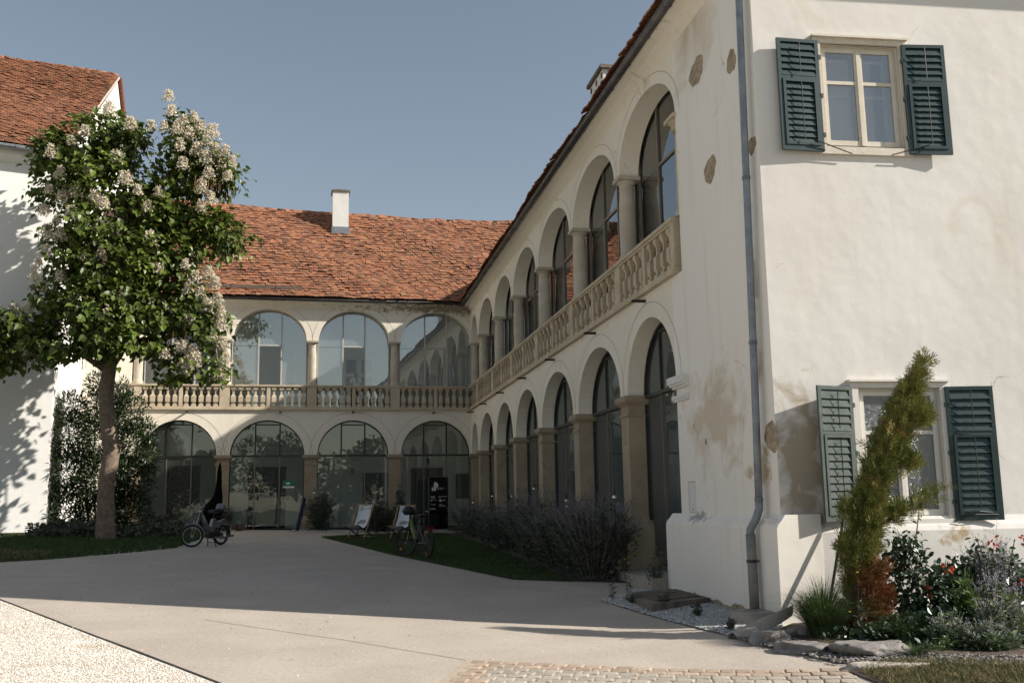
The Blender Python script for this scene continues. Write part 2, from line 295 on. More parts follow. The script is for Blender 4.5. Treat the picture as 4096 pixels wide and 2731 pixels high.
PEB = ([(1,0,0),(0,.9,0),(-1,0,0),(0,-.9,0),(0,0,.42),(0,0,-.5)], [(0,1,4),(1,2,4),(2,3,4),(3,0,4),(1,0,5),(2,1,5),(3,2,5),(0,3,5)])
def lobe_points(lobes, n, shell=.62):
    L_ = np.array([l[:3] for l in lobes], float); S = np.array([l[3:6] for l in lobes], float)
    wgt = (S.prod(1))**(2/3); idx = rng.choice(len(lobes), n, p=wgt/wgt.sum())
    d = unit(rng.normal(size=(n, 3))); r = shell+(1-shell)*rng.random(n)**.6
    return L_[idx]+d*S[idx]*r[:, None], d, idx
def leaf_obj(name, P, D, N, size, shape, m, parent=None, seed=0, **tags):
    me = scatter_mesh(name, shape[0], shape[1], basis(D, N, size), P, m, seed=seed)
    return link(name, me, parent, **tags)
def text_mesh(txt, size, m, name, bold=.0, ext=.002, spacing=1.0, shear=0):
    c = bpy.data.curves.new(name, 'FONT'); c.body = txt; c.size = size; c.extrude = ext; c.offset = bold; c.space_character = spacing; c.shear = shear
    c.align_x = 'LEFT'; o = bpy.data.objects.new(name, c); COL.objects.link(o)
    bpy.context.view_layer.update()
    me = bpy.data.meshes.new_from_object(o.evaluated_get(bpy.context.evaluated_depsgraph_get())); bpy.data.objects.remove(o)
    me.materials.clear(); me.materials.append(m); me.name = name; return me
def sgn(o, txt, size, m, x, z, y, **k):
    """flat lettering on a local xz face"""
    t = link('lettering', text_mesh(txt, size, m, 'lettering', **k), o, (x, y, z)); t.rotation_euler = (PI/2, 0, 0); return t
def Gv(x, y):   # the courtyard floor: rises away from the viewer, dips a little in the middle of the near drive
    return .0205*(np.clip(y, 4, 42)-12.58) - .028*(np.clip(x, -13, 6)-5.96) - .13*np.interp(y, [13,14.25,15.5,16.75,18], [1,.85,.5,.15,0])*np.interp(x, [3.6,4.4,5.2,5.9], [1,.8,.35,0])
def G(x, y): return float(Gv(x, y))
def inpoly(P, poly):
    x, y = P[:, 0], P[:, 1]; c = np.zeros(len(P), bool); j = len(poly)-1
    for i in range(len(poly)):
        xi, yi = poly[i]; xj, yj = poly[j]
        c ^= ((yi > y) != (yj > y)) & (x < (xj-xi)*(y-yi)/((yj-yi) or 1e-9)+xi); j = i
    return c
# ================================================================== THE SETTING
import bmesh
def sheet(name, poly, dz, m, thick=0, parent=None, kind='structure', zf=G):
    bm = bmesh.new(); f = bm.faces.new([bm.verts.new((x, y, 0)) for x, y in poly])
    for co, no in (((6,0,0),(1,0,0)), ((-13,0,0),(1,0,0)), ((0,4,0),(0,1,0)), ((0,42,0),(0,1,0)))+tuple(((x_,0,0),(1,0,0)) for x_ in (3.6,4.0,4.4,4.8,5.2,5.55,5.9))+tuple(((0,y_,0),(0,1,0)) for y_ in (13,13.6,14.25,14.9,15.5,16.1,16.75,17.4,18)):
        bmesh.ops.bisect_plane(bm, geom=bm.verts[:]+bm.edges[:]+bm.faces[:], plane_co=co, plane_no=no)
    if thick:
        r = bmesh.ops.extrude_face_region(bm, geom=bm.faces[:])
        top = [v for v in r['geom'] if isinstance(v, bmesh.types.BMVert)]
        for v in bm.verts: v.co.z = zf(v.co.x, v.co.y)+dz-thick
        for v in top: v.co.z += thick
    else:
        for v in bm.verts: v.co.z = zf(v.co.x, v.co.y)+dz
    bmesh.ops.recalc_face_normals(bm, faces=bm.faces[:])
    me = bpy.data.meshes.new(name); bm.to_mesh(me); bm.free(); me.materials.append(m)
    o = link(name, me, parent)
    if kind and parent is None: o['kind'] = kind
    elif kind == 'stuff': o['kind'] = kind
    return o
sheet('ground', [(-900,-900),(900,-900),(900,900),(-900,900)], -.03, M_lawnb)
DRIVE = [(-3.69,40.6),(-3.8,33),(-3.89,28.46),(-4.57,26.85),(-5.95,24.17),(-6.71,23.25),(-8.2,22.6),(-4.71,16.41),(-4.29,15.76),(-3.86,15.09),(-3.42,14.41),(-2.95,13.62),(-2.46,12.79),(-1.95,11.88),(-1.45,10.97),(-0.95,10.06),(4.2,0.16),(14,0.16),(14,12),(6.1,12.6),(6.1,41)]
sheet('driveway', DRIVE, .02, M_asph, thick=.06)
GRAV = [(-8.4,22.45),(-4.74,16.39),(-4.32,15.75),(-3.89,15.08),(-3.45,14.39),(-2.98,13.61),(-2.49,12.77),(-1.99,11.86),(-1.48,10.95),(-0.98,10.04),(4.08,0.1),(16,.1),(16,-40),(-45,-40),(-45,20),(-18,22)]  # unseen stretch behind the camera added as pale gravel to bounce light onto walls
grav = sheet('gravel_bed', GRAV, .012, M_gravbase)
LAWN = [(-.08,35.05),(.8,30.6),(1.68,26.18),(2.6,22.6),(3.52,19.0),(4.6,18.55),(4.75,22),(4.8,30),(4.6,38.3),(3.2,38.6),(1.2,36.6)]
sheet('lawn', LAWN, .032, M_lawnb)
VERGE = [(-3.72,40.2),(-3.84,33),(-3.93,28.5),(-4.62,26.9),(-6.0,24.22),(-6.8,23.3),(-8.4,22.6),(-13,21.5),(-13,36),(-9,36),(-9,40.2)]
sheet('grass_verge', VERGE, .008, M_lawnb)
sheet('planting_bed', [(4.62,18.62),(5.7,18.3),(5.9,20),(5.9,38.9),(4.7,38.7),(4.8,30),(4.76,22)], .040, M_soil)
FBED = [(4.92,11.89),(4.96,11.2),(5.15,10.4),(5.23,9.85),(5.7,9.7),(6.6,9.28),(7.6,8.85),(14,7.9),(14,12.05),(6,12.46),(5.61,12.08)]
sheet('flower_bed', FBED, .05, M_soil)
GTRI = [(4.34,15.79),(4.9,16.41),(5.9,17.75),(5.9,12.55),(5.57,12.05),(4.96,11.72)]
sheet('gravel_patch', GTRI, .030, M_soil)
sheet('gravel_strip', [(-1.2,39.95),(-.9,39.0),(1.2,38.8),(4.6,38.8),(4.6,40.75),(-1.2,40.6)], .030, M_peb2)
for pts in (((-1.55+0,14.35),(.2,12.6),(1.52,10.97)), ((3.1,20.6),(.9,23.2),(-1.6,24.6),(-4.0,25.0))):
    q = [];
    for a_, b_ in zip(pts, pts[1:]):
        d_ = Vector((b_[0]-a_[0], b_[1]-a_[1])).normalized(); n_ = Vector((-d_.y, d_.x))*.006; sheet('expansion_joint', [(a_[0]+n_.x,a_[1]+n_.y),(b_[0]+n_.x,b_[1]+n_.y),(b_[0]-n_.x,b_[1]-n_.y),(a_[0]-n_.x,a_[1]-n_.y)], .0245, M_conc)
sheet('near_grass', [(5.1,9.45),(5.6,9.75),(6.6,9.34),(7.6,8.9),(14,7.95),(14,.2),(6.2,.2),(4.9,6)], .036, M_soil)
# cobbles
cob = thing('cobble_paving', 'strip of stone cobbles', 'paving'); del cob['label']; del cob['category']; cob['kind'] = 'structure'
CA = np.array([1.52, 10.95]); e1 = np.array([3.63, -1.30]); e1 /= np.linalg.norm(e1); e2 = np.array([-e1[1], e1[0]])*-1
def cpt(a, b): q = CA+e1*a+e2*b; return (float(q[0]), float(q[1]))
sb = sheet('joint_sand', [cpt(0,0), cpt(0,3.2), cpt(3.8,3.2), cpt(3.9,0)], .026, M_sand, parent=cob, kind=None)
def stone_mesh(i):
    r = random.Random(i); mb = MB(); ring = []
    W_, D_ = .5, .5
    base = [(-W_,-D_),(-.2,-D_-.02),(.2,-D_+.02),(W_,-D_),(W_+.02,0),(W_,D_),(.2,D_),(-.2,D_+.02),(-W_,D_),(-W_-.02,0)]
    base = [(x+r.uniform(-.03,.03), y+r.uniform(-.03,.03)) for x, y in base]; n = len(base)
    vs = [(x,y,-.6) for x, y in base]+[(x,y,.3) for x, y in base]+[(x*.84,y*.84,.62+r.uniform(-.06,.06)) for x, y in base]+[(0,0,.74)]
    fs = [(k,(k+1)%n,(k+1)%n+n,k+n) for k in range(n)]+[(k+n,(k+1)%n+n,(k+1)%n+2*n,k+2*n) for k in range(n)]+[(k+2*n,(k+1)%n+2*n,3*n) for k in range(n)]
    mb.add(vs, fs); return mb
sm = {}
for i in range(6):
    for nm, mm in (('r', M_cobR), ('g', M_cobG)): sm[nm, i] = stone_mesh(i).mesh('cobblestone', mm, smooth=False)
rest = MB()
row = 0; b = .09
while b < 2.9:
    a = .07+(.06 if row % 2 else 0)
    while a < 3.84:
        wd = random.uniform(.135,.19); red = row < 2 or a < .26
        p = CA+e1*(a+wd/2)+e2*(b+random.uniform(-.008,.008)); z = G(*p)+.026
        T = Matrix.Translation((p[0], p[1], z)) @ Matrix.Rotation(math.atan2(e1[1], e1[0])+random.uniform(-.09,.09), 4, 'Z') @ Matrix.Diagonal((wd*.93, .172*random.uniform(.93,1.03), random.uniform(.010,.016), 1))
        if b < 1.5:
            o = link('cobblestone', sm['r' if red else 'g', random.randrange(6)], cob); o.matrix_local = T
        else:
            s_ = stone_mesh(row); rest.add(s_.v, s_.f, 0, T)
        a += wd+.010
    b += .178+random.uniform(-.006,.006); row += 1
rest.build('cobblestone_rest', M_cobG, cob, kind='stuff')

def pebbles(name, poly, n, size, m, dz, seed, keep=None):
    poly = np.array(poly); lo, hi = poly.min(0), poly.max(0); P = lo+(hi-lo)*rng.random((int(n*2.4), 2))
    P = P[inpoly(P, poly)]
    if keep is not None: P = P[keep(P)]
    P = P[:n]; m_ = len(P); s = size*(.6+rng.random(m_)*.9); D = unit(rng.normal(size=(m_, 3))*[1,1,.4]); N = unit(rng.normal(size=(m_, 3))*[.5,.5,0]+[0,0,1])
    P3 = np.column_stack([P, Gv(P[:,0], P[:,1])+dz+s*.15])
    return link(name, scatter_mesh(name, PEB[0], PEB[1], basis(D, N, s), P3, m, seed=seed), kind='stuff')
pebbles('white_gravel', [(-7.7,21.2),(-4.76,16.39),(-4.34,15.74),(-3.91,15.07),(-3.47,14.39),(-3,13.6),(-2.51,12.76),(-2.01,11.85),(-1.5,10.94),(-1,10.03),(.2,7.6),(-6.2,7.6)], 110000, .0100, M_peb, .014, 1)
pebbles('grey_gravel', GTRI, 15000, .018, M_peb2, .034, 2)
pebbles('back_gravel', [(-1.2,39.9),(-.9,39.0),(4.6,38.8),(4.6,40.7),(-1.2,40.6)], 6000, .028, M_peb2, .034, 3)
fp = pebbles('fallen_petals', [(-4.5,28.5),(-3.9,27),(-6,24),(-6,19),(-3,13.5),(-.5,9.5),(3,9.9),(5,12),(4.2,15),(5.5,18),(1,22),(-2,33)], 380, .010, M_petal, .022, 4)
pebbles('verge_petals', [(-3.3,33),(-3.4,27.5),(-5.5,25),(-5.6,27.5),(-3.9,32)], 300, .016, M_petal, .03, 5)

pebbles('bed_edge_pebbles', [(4.86,11.95),(4.92,11.2),(5.08,10.4),(5.15,9.8),(5.7,9.45),(6.6,9.1),(7.6,8.7),(7.6,9.3),(6.6,9.75),(5.7,10.2),(5.5,10.8),(5.4,12.2)], 2600, .022, M_rock, .05, 6)
pebbles('leaf_litter', [(-4.3,28.5),(-5.8,24),(-5,18),(-2.2,13),(2,12),(4.4,16.2),(4.6,18.3),(3,21),(.5,30),(-.5,38.5),(-3.3,38.5)], 260, .008, M_brn, .022, 7)
def blades(name, poly, n, h, m, dz, seed, lean=.5, wid=1.0, dens=None):
    poly = np.array(poly); lo, hi = poly.min(0), poly.max(0); P = lo+(hi-lo)*rng.random((int(n*3), 2)); P = P[inpoly(P, poly)]
    if dens is not None: P = P[dens(P) > rng.random(len(P))]
    P = P[:n]; k = len(P); D = unit(rng.normal(size=(k,3))*[lean,lean,0]+[0,0,1]); N = unit(rng.normal(size=(k,3)))
    s = h*(.5+rng.random(k)); P3 = np.column_stack([P, Gv(P[:,0], P[:,1])+dz-.005])
    bv = [(0,0,0),(-.09*wid,.3,0),(0,1,.25),(.09*wid,.3,0)]
    return link(name, scatter_mesh(name, bv, NARR[1], basis(D, N, s), P3, m, seed=seed), kind='stuff')
blades('lawn_grass', LAWN, 34000, .055, M_lawn, .032, 11, .6, 1.6)
blades('verge_grass', VERGE, 36000, .10, M_lawn, .01, 12, .8, 1.5)
blades('dry_verge_grass', [(-6.2,24.6),(-7.2,23.6),(-11,22.6),(-11,28),(-6.5,26.5)], 5000, .10, M_dry, .01, 13, .8, 1.4)
blades('near_dry_grass', [(5.15,9.35),(5.7,9.72),(6.6,9.32),(7.6,8.9),(7.6,7.9),(5.1,8.4)], 13000, .06, M_dry, .045, 14, 1.1, .55)

# ================================================================== BUILDINGS
def wall(mb, u0, u1, z0, z1, t, ops, d0=0, mi=0, seg=22, ends=True):
    """upright wall along x, facing -y, with openings (a,b,zb,zs,rise); all faces real, thickness t"""
    y0, y1 = d0, d0+t; x = u0
    def col(a, b, lo, hi):
        if hi-lo < 1e-4: return
        mb.quad((a,y0,lo),(b,y0,lo),(b,y0,hi),(a,y0,hi), mi=mi); mb.quad((b,y1,lo),(a,y1,lo),(a,y1,hi),(b,y1,hi), mi=mi)
    for (a, b, zb, zs, rise) in sorted(ops):
        col(x, a, z0, z1); mb.quad((x,y0,z0),(x,y1,z0),(a,y1,z0),(a,y0,z0), mi=mi)
        if zb > z0:
            col(a, b, z0, zb); mb.quad((a,y0,zb),(b,y0,zb),(b,y1,zb),(a,y1,zb), mi=mi)
        n = seg if rise else 1; c = (a+b)/2; hw = (b-a)/2
        pts = [(c-hw*math.cos(PI*i/n), zs+rise*math.sin(PI*i/n)) for i in range(n+1)] if rise else [(a, zs), (b, zs)]
        zj = max(zb, z0)
        mb.quad((a,y0,zj),(a,y1,zj),(a,y1,zs),(a,y0,zs), mi=mi); mb.quad((b,y1,zj),(b,y0,zj),(b,y0,zs),(b,y1,zs), mi=mi)
        for (xa, za), (xb, zb_) in zip(pts, pts[1:]):
            mb.quad((xa,y0,za),(xb,y0,zb_),(xb,y0,z1),(xa,y0,z1), mi=mi); mb.quad((xb,y1,zb_),(xa,y1,za),(xa,y1,z1),(xb,y1,z1), mi=mi)
            mb.quad((xa,y0,za),(xa,y1,za),(xb,y1,zb_),(xb,y0,zb_), mi=mi)
        x = b
    col(x, u1, z0, z1); mb.quad((x,y0,z0),(x,y1,z0),(u1,y1,z0),(u1,y0,z0), mi=mi)
    mb.quad((u0,y0,z1),(u1,y0,z1),(u1,y1,z1),(u0,y1,z1), mi=mi)
    if ends:
        mb.quad((u0,y1,z0),(u0,y0,z0),(u0,y0,z1),(u0,y1,z1), mi=mi); mb.quad((u1,y0,z0),(u1,y1,z0),(u1,y1,z1),(u1,y0,z1), mi=mi)
def ring_line(parent, a, b, zs, rise, off, d=-.004):
    mb = MB(); c = (a+b)/2; hw = (b-a)/2+off; rr = rise+off; n = 30; t = .011
    for i in range(n):
        for (r1, r2) in ((0, t),):
            p = [(c-(hw+q)*math.cos(PI*j/n), zs+(rr+q)*math.sin(PI*j/n)) for j in (i, i+1) for q in (r1, r2)]
            mb.quad((p[0][0],d,p[0][1]),(p[2][0],d,p[2][1]),(p[3][0],d,p[3][1]),(p[1][0],d,p[1][1]))
    mb.build('arch_moulding', M_line, parent)
def baluster_mesh():
    pr = [(.09,0),(.09,.08),(.050,.09),(.056,.12),(.086,.155),(.092,.18),(.092,.375),(.070,.40),(.044,.425),(.038,.50),(.042,.56),(.056,.585),(.070,.60),(.084,.625),(.090,.64),(.090,.70)]
    return MB().lathe(pr, sq=True).mesh('baluster', M_bal)
BAL = baluster_mesh()
PR_SHAFT = [(.215,0),(.215,.06),(.20,.07),(.205,.10),(.195,.13),(.175,.15),(.172,.18),(.176,.7),(.170,1.2),(.150,1.53),(.148,1.55),(.165,1.56),(.165,1.585),(.150,1.595),(.150,1.66),(.165,1.675),(.19,1.70),(.205,1.73),(.20,1.745)]
COLM = MB().lathe(PR_SHAFT, 26); COLM.box(-.235,.235,-.235,.235,1.745,1.82); COLM.box(-.22,.22,-.22,.22,-.02,0)
COLM = COLM.mesh('column', M_col)
def pier_mesh(zb, w=.25, base=True):
    mb = MB(); T = Matrix.Translation((0, .225, 0))
    mb.box(-w, w, 0, .45, zb if not base else 1.2, 3.32)
    def band(o, z0, z1): mb.box(-w-o, w+o, -o, .45+o, z0, z1)
    mb.box(-w-.03, w+.03, -.03, .48, 3.32, 3.35); band(.015, 3.35, 3.38); mb.box(-w+.003, w-.003, .003, .447, 3.38, 3.52)
    vs = []; 
    for o, z in ((.0,3.52),(.02,3.545),(.055,3.575),(.07,3.60),(.09,3.61),(.09,3.72)):
        vs.append((o, z))
    for (o1, z1), (o2, z2) in zip(vs, vs[1:]):
        p = lambda o, z: [(-w-o,-o,z),(w+o,-o,z),(w+o,.45+o,z),(-w-o,.45+o,z)]
        A, B = p(o1,z1), p(o2,z2); mb.add(A+B, [(i,(i+1)%4,(i+1)%4+4,i+4) for i in range(4)])
    mb.quad((-w-.09,-.09,3.72),(w+.09,-.09,3.72),(w+.09,.54,3.72),(-w-.09,.54,3.72))
    if base:
        pr = [(.16,zb),(.165,.7),(.155,1.1),(.12,1.19),(.075,1.21),(.07,1.25),(.03,1.27),(.0,1.33)]
        for (o1, z1), (o2, z2) in zip(pr, pr[1:]):
            p = lambda o, z: [(-w-o,-o,z),(w+o,-o,z),(w+o,.45+o,z),(-w-o,.45+o,z)]
            A, B = p(o1,z1), p(o2,z2); mb.add(A+B, [(i,(i+1)%4,(i+1)%4+4,i+4) for i in range(4)])
    return mb.mesh('pier', M_stone)
def balustrade(parent, u0, u1, posts, spans, nb=0):
    """posts: centres of wide pedestals, spans between; each span has a narrow middle post and four balusters each half"""
    mb = MB(); mb.box(u0,u1,-.10,.26,5.50,5.58); mb.box(u0,u1,-.075,.24,5.58,5.63)
    mb.box(u0,u1,-.07,.28,6.39,6.435); mb.box(u0,u1,-.10,.32,6.435,6.50)
    root = mb.build('balustrade', M_bal, parent)
    for c, hw in posts: MB().box(c-hw, c+hw, -.066, .20, 5.632, 6.388).build('pedestal', M_bal, root)
    for a, b in spans:
        m = (a+b)/2; L = b-a
        if L > 2: MB().box(m-.07, m+.07, -.062, .19, 5.632, 6.388).build('pedestal', M_bal, root); halves = [(a, m-.07), (m+.07, b)]
        else: halves = [(a, b)]
        for p, q in halves:
            n = nb if nb and q-p > 1 else max(2, round((q-p)/(.38 if nb else .29))); st = (q-p)/n
            for i in range(n):
                o = link('baluster', BAL, root, (p+st*(i+.5), .035, 5.63)); o.rotation_euler = (0, 0, random.uniform(-.04,.04)); o.scale = (random.uniform(.95,1.03)*(.86 if nb else 1), random.uniform(.95,1.03)*(.86 if nb else 1), 1.085)
    return root
def glazing_upper(parent, a, b, d, frame_m, clearmid=False, top=9.62, gl=None):
    gl = gl or M_glU
    """a window (frame) with separate panes"""
    W_ = b-a; x1, x2 = a+W_*.35, a+W_*.66; zt = 8.16; zb = 5.64
    mb = MB(); h = .028
    for x in (x1, x2): mb.box(x-h, x+h, d-.04, d+.04, zb, top)
    mb.box(x1+h, x2-h, d-.035, d+.035, zt-.03, zt+.03); mb.box(a-.04, a, d-.03, d+.03, zb, top); mb.box(b, b+.04, d-.03, d+.03, zb, top)
    wn = mb.build('window', frame_m, parent)
    if gl is M_glS: MB().box(a-.04, b+.04, d-.02, d+.02, 5.64, 6.42).build('dark_gap_panel', M_steel, wn); zb = 6.421  # added dark panel standing in for the shade behind the side balusters
    def pane(p, q, z0, z1, m): MB().box(p+.001, q-.001, d-.004, d+.004, z0, z1).build('pane', m, wn)
    pane(a, x1-h, zb, 8.12, gl); pane(a, x1-h, 8.135, top, gl); pane(x1+h, x2-h, zt+.03, top, gl); pane(x1+h, x2-h, zb, zt-.03, M_glC if clearmid else gl); pane(x2+h, b, zb, top, gl)
    return wn
def glazing_lower(parent, a, b, d, zs, rise, zb, cap=True):
    W_ = b-a; x1, x2 = a+W_*.335, a+W_*.665; h = .028
    mb = MB(); c = (a+b)/2; hw = W_/2
    mb.box(a-.02, b+.02, d-.07, d+.07, zs-.06, zs+.01, mi=0)
    for x in (x1, x2):
        zt = zs+rise*math.sqrt(max(0, 1-((x-c)/hw)**2)); mb.box(x-h, x+h, d-.04, d+.04, zs+.01, zt, mi=0)
        mb.box(x-.022, x+.022, d-.03, d+.03, zb, zs-.06, mi=1)
    mb.box(x1+h, x2-h, d-.035, d+.035, zs+rise*.86, zs+rise*.86+.05, mi=0)
    n = 30; P = [(c-hw*math.cos(PI*i/n), zs+rise*math.sin(PI*i/n)) for i in range(n+1)]; Q = [(c-(hw-.045)*math.cos(PI*i/n), zs+(rise-.045)*math.sin(PI*i/n)) for i in range(n+1)]
    for i in range(n):
        mb.quad((P[i][0],d-.06,P[i][1]),(P[i+1][0],d-.06,P[i+1][1]),(Q[i+1][0],d-.06,Q[i+1][1]),(Q[i][0],d-.06,Q[i][1]))
        mb.quad((Q[i][0],d-.06,Q[i][1]),(Q[i+1][0],d-.06,Q[i+1][1]),(Q[i+1][0],d+.04,Q[i+1][1]),(Q[i][0],d+.04,Q[i][1]))
    mb.box(a+.0, a+.03, d-.05, d+.05, zb, zs-.06, mi=0); mb.box(b-.03, b, d-.05, d+.05, zb, zs-.06, mi=0)
    wn = mb.build('window', [M_steel, M_alu], parent)
    def pane(p, q, z0, z1, m): MB().box(p+.001, q-.001, d-.004, d+.004, z0, z1).build('pane', m, wn)
    for p, q in ((a+.03, x1-.022), (x1+.022, x2-.022), (x2+.022, b-.03)): pane(p, q, zb+.12, zs-.06, M_glL)
    for p, q in ((a, x1-h), (x1+h, x2-h), (x2+h, b)): pane(p, q, zs+.01, zs+rise+.02, M_glL)
    return wn
TILE = ([(-.095,.40,0),(-.095,.022,0),(-.06,.006,0),(0,0,0),(.06,.006,0),(.095,.022,0),(.095,.40,0)]+[(-.095,.022,-.026),(-.06,.006,-.026),(0,0,-.026),(.06,.006,-.026),(.095,.022,-.026),(-.095,.40,-.026),(.095,.40,-.026)],
    [(0,1,2),(0,2,3),(0,3,6),(3,4,6),(4,5,6),(1,7,2),(2,7,8),(2,8,3),(3,8,9),(3,9,4),(4,9,10),(4,10,5),(5,10,11),(0,12,7),(0,7,1),(6,5,11),(6,11,13)])
def tile_roof(roof, ua, ub, d0, z0, ang, length, sag=None, near=None, nsingle=300, expo=.168, cull=None, pitch=.190, seed=0):
    """rows of real clay tiles; the nsingle nearest (to local point near) are parts of their own"""
    r = np.random.default_rng(seed); rows = int(length/expo); cols = int((ub-ua)/pitch); I, J = np.meshgrid(np.arange(rows), np.arange(cols), indexing='ij'); I = I.ravel(); J = J.ravel()
    u = ua+(J+.5*(I % 2)+.25)*pitch+r.normal(0,.006,len(I)); s = I*expo+r.normal(0,.006,len(I))
    s = s+.022*np.sin(u*2.1+I*.9)+.018*np.sin(u*.7+1.3*I)+.012*np.sin(u*5.3+I*2.2)
    lift = .105+r.normal(0,.011,len(I))+.012*np.sin(u*1.7+s*2.3)+.010*np.sin(u*4.1-s*3.1)
    ca, sa = math.cos(ang), math.sin(ang); off = sag(u, s) if sag else 0
    P = np.column_stack([u, d0+s*ca-(lift+off)*sa, z0+s*sa+(lift+off)*ca])
    tilt = ang-.175+r.normal(0,.016,len(I)); yaw = r.normal(0,.014,len(I)); rol = r.normal(0,.012,len(I))
    Y = np.column_stack([np.sin(yaw), np.cos(tilt), np.sin(tilt)]); N = np.column_stack([rol, -np.sin(tilt), np.cos(tilt)])
    T = basis(Y, N, np.ones(len(I))*1.0)
    T[:, :, 0] *= -1 if np.linalg.det(T[0]) < 0 else 1
    keep = np.ones(len(I), bool) if cull is None else cull(u, s)
    P, T = P[keep], T[keep]
    if near is None: near = (ub, d0, z0)
    dist = np.linalg.norm(P-np.array(near), axis=1); order = np.argsort(dist); a, b_ = order[:nsingle], order[nsingle:]
    me = bpy.data.meshes.new('roof_tile'); me.from_pydata(TILE[0], [], TILE[1]); me.materials.append(M_tile)
    for i in a:
        o = bpy.data.objects.new('roof_tile', me); COL.objects.link(o); o.parent = roof
        m = Matrix(T[i].tolist()).to_4x4(); m.translation = P[i].tolist(); o.matrix_local = m
    link('roof_tile_rest', scatter_mesh('roof_tile_rest', TILE[0], TILE[1], T[b_], P[b_], M_tile, seed=seed), roof, kind='stuff')
def ridge_caps(roof, pts, r=.09):
    """row of ridge tiles along pts(list of (x,y,z))"""
    mb = MB(); mb.tube([(x,y,z-.02) for x,y,z in pts], .085, 8); mb.build('ridge_mortar', M_mortar, roof)
    for i in range(len(pts)-1):
        A, B = Vector(pts[i]), Vector(pts[i+1]); n = max(1, int((B-A).length/.38))
        for k in range(n):
            p = A.lerp(B, k/n); q = A.lerp(B, (k+1)/n+.02); m2 = MB(); m2.tube([p, q], [.108, .094], 10); o = m2.build('ridge_tile', M_tile, roof, smooth=True); o.rotation_euler = (0,0,0); o.location = (0, 0, random.uniform(-.004,.006)-.02)
def gutter(parent, pts, r=.082, m=None, step=1.15, cap=True):
    m = m or M_zinc; mb = MB()
    for A, B in zip(pts, pts[1:]):
        A, B = Vector(A), Vector(B); d = (B-A); L = d.length; d.normalize(); s = d.cross(Vector((0,0,1))).normalized()
        n = 10; ring = [(math.cos(PI+PI*k/n), math.sin(PI+PI*k/n)) for k in range(n+1)]
        vs = []
        for P in (A, B):
            for rr in (r, r-.008):
                vs += [P+s*(c*rr)+Vector((0,0,h*rr)) for c, h in ring]
        k = n+1
        fs = [(i, i+1, i+1+2*k, i+2*k) for i in range(n)]+[(i+k, i+2*k+k, i+1+3*k, i+1+k) for i in range(n)]+[(i,i+k,i+1+k,i+1) for i in range(n)]+[(i+2*k,i+1+2*k,i+1+3*k,i+3*k) for i in range(n)]
        mb.add(vs, fs)
        for sd in (-1, 1): mb.tube([A+s*sd*r+Vector((0,0,.004)), B+s*sd*r+Vector((0,0,.004))], .012, 6)
    g = mb.build('gutter', m, parent, smooth=True)
    for A, B in zip(pts, pts[1:]):
        A, B = Vector(A), Vector(B); d = (B-A); L = d.length; d.normalize(); s = d.cross(Vector((0,0,1))).normalized(); q = 0.4
        while q < L:
            P = A+d*q; b = MB(); b.tube([P+s*((r+.006)*math.cos(PI+PI*k/10))+Vector((0,0,(r+.006)*math.sin(PI+PI*k/10))) for k in range(11)], .009, 5); b.build('gutter_bracket', m, g); q += step
    return g
def spout(parent, u, z=5.42):
    mb = MB(); n = 10; r = .045
    ring = [(math.cos(PI*1.0+PI*k/n), math.sin(PI+PI*k/n)) for k in range(n+1)]; vs = []
    for y in (-.27, 0):
        for rr in (r, r-.006): vs += [(u+c*rr, y, z+h*rr) for c, h in ring]
    k = n+1; fs = [(i,i+1,i+1+2*k,i+2*k) for i in range(n)]+[(i+k,i+3*k,i+1+3*k,i+1+k) for i in range(n)]+[(i,i+k,i+k+1,i+1) for i in range(n)]
    mb.add(vs, fs); mb.box(u-r, u+r, -.26, 0, z, z+.006); mb.build('drain_spout', M_steel, parent)

BK = (5.96, 41.0, 0); BKA = R(1.893)
back = thing('arcaded_wing', 'far two storey wing with one chimney and glazed arches, facing us across the courtyard', 'building', BK, BKA)
side = thing('arcaded_wing', 'long right wing with receding arches and green shutters on its sunlit end wall', 'building', (5.96, 12.58, 0), -PI/2)
FRA = R(-2.668)

# ---- far wing (local x to the right, y inwards)
cU = [0-.0, -3.15, -6.49, -9.86, -13.16]                 # pier centres
opsL = [(-2.90,-.06,.3,3.72,1.38), (-6.24,-3.40,.3,3.72,1.38), (-9.61,-6.74,.3,3.72,1.38), (-12.91,-10.11,.3,3.72,1.38)]
opsU = [(-2.91,.06,8.0,8.33,1.27), (-6.25,-3.39,8.0,8.33,1.27), (-9.62,-6.73,8.0,8.33,1.27), (-12.92,-10.10,8.0,8.33,1.27)]
mb = MB()
wall(mb, -13.41, .55, 3.72, 5.50, .45, opsL, ends=True)
wall(mb, -13.41, .55, 8.33, 9.82, .38, opsU, ends=True)
mb.box(-15.3,-13.41,0,.45,-.2,9.82); mb.box(-13.41,-13.36,0,.45,5.66,8.33)
# cove under the eaves
pf = [(0,9.62),(-.08,9.70),(-.20,9.79),(-.36,9.86),(-.36,9.93),(.3,9.93),(.3,9.83),(.0,9.83)]
mb.prism([(a, b) for a, b in pf], -15.3, .12, axis=0)
mb.build('plaster_wall', M_cream, back)
for a, b, zb, zs, rs in opsL: ring_line(back, a, b, zs, rs, .30)
for a, b, zb, zs, rs in opsU: ring_line(back, a, b, zs, rs, .24)
PB = pier_mesh(.4, .245)
for c in cU[1:]: link('pier', PB, back, (c, 0, 0))
for c in cU[1:]: link('column', COLM, back, (c, .19, 6.51))
balustrade(back, -13.6, -.02, [(c, .19) for c in cU[1:]], [(-2.96,-.02), (-6.30,-3.34), (-9.67,-6.68), (-12.97,-10.05)])
MB().box(-15.3, 3, .50, 3.3, 5.25, 5.62).build('gallery_floor', M_inner, back)
MB().box(-15.3, 3, .46, 3.3, .55, .80).build('ground_floor', M_conc, back)
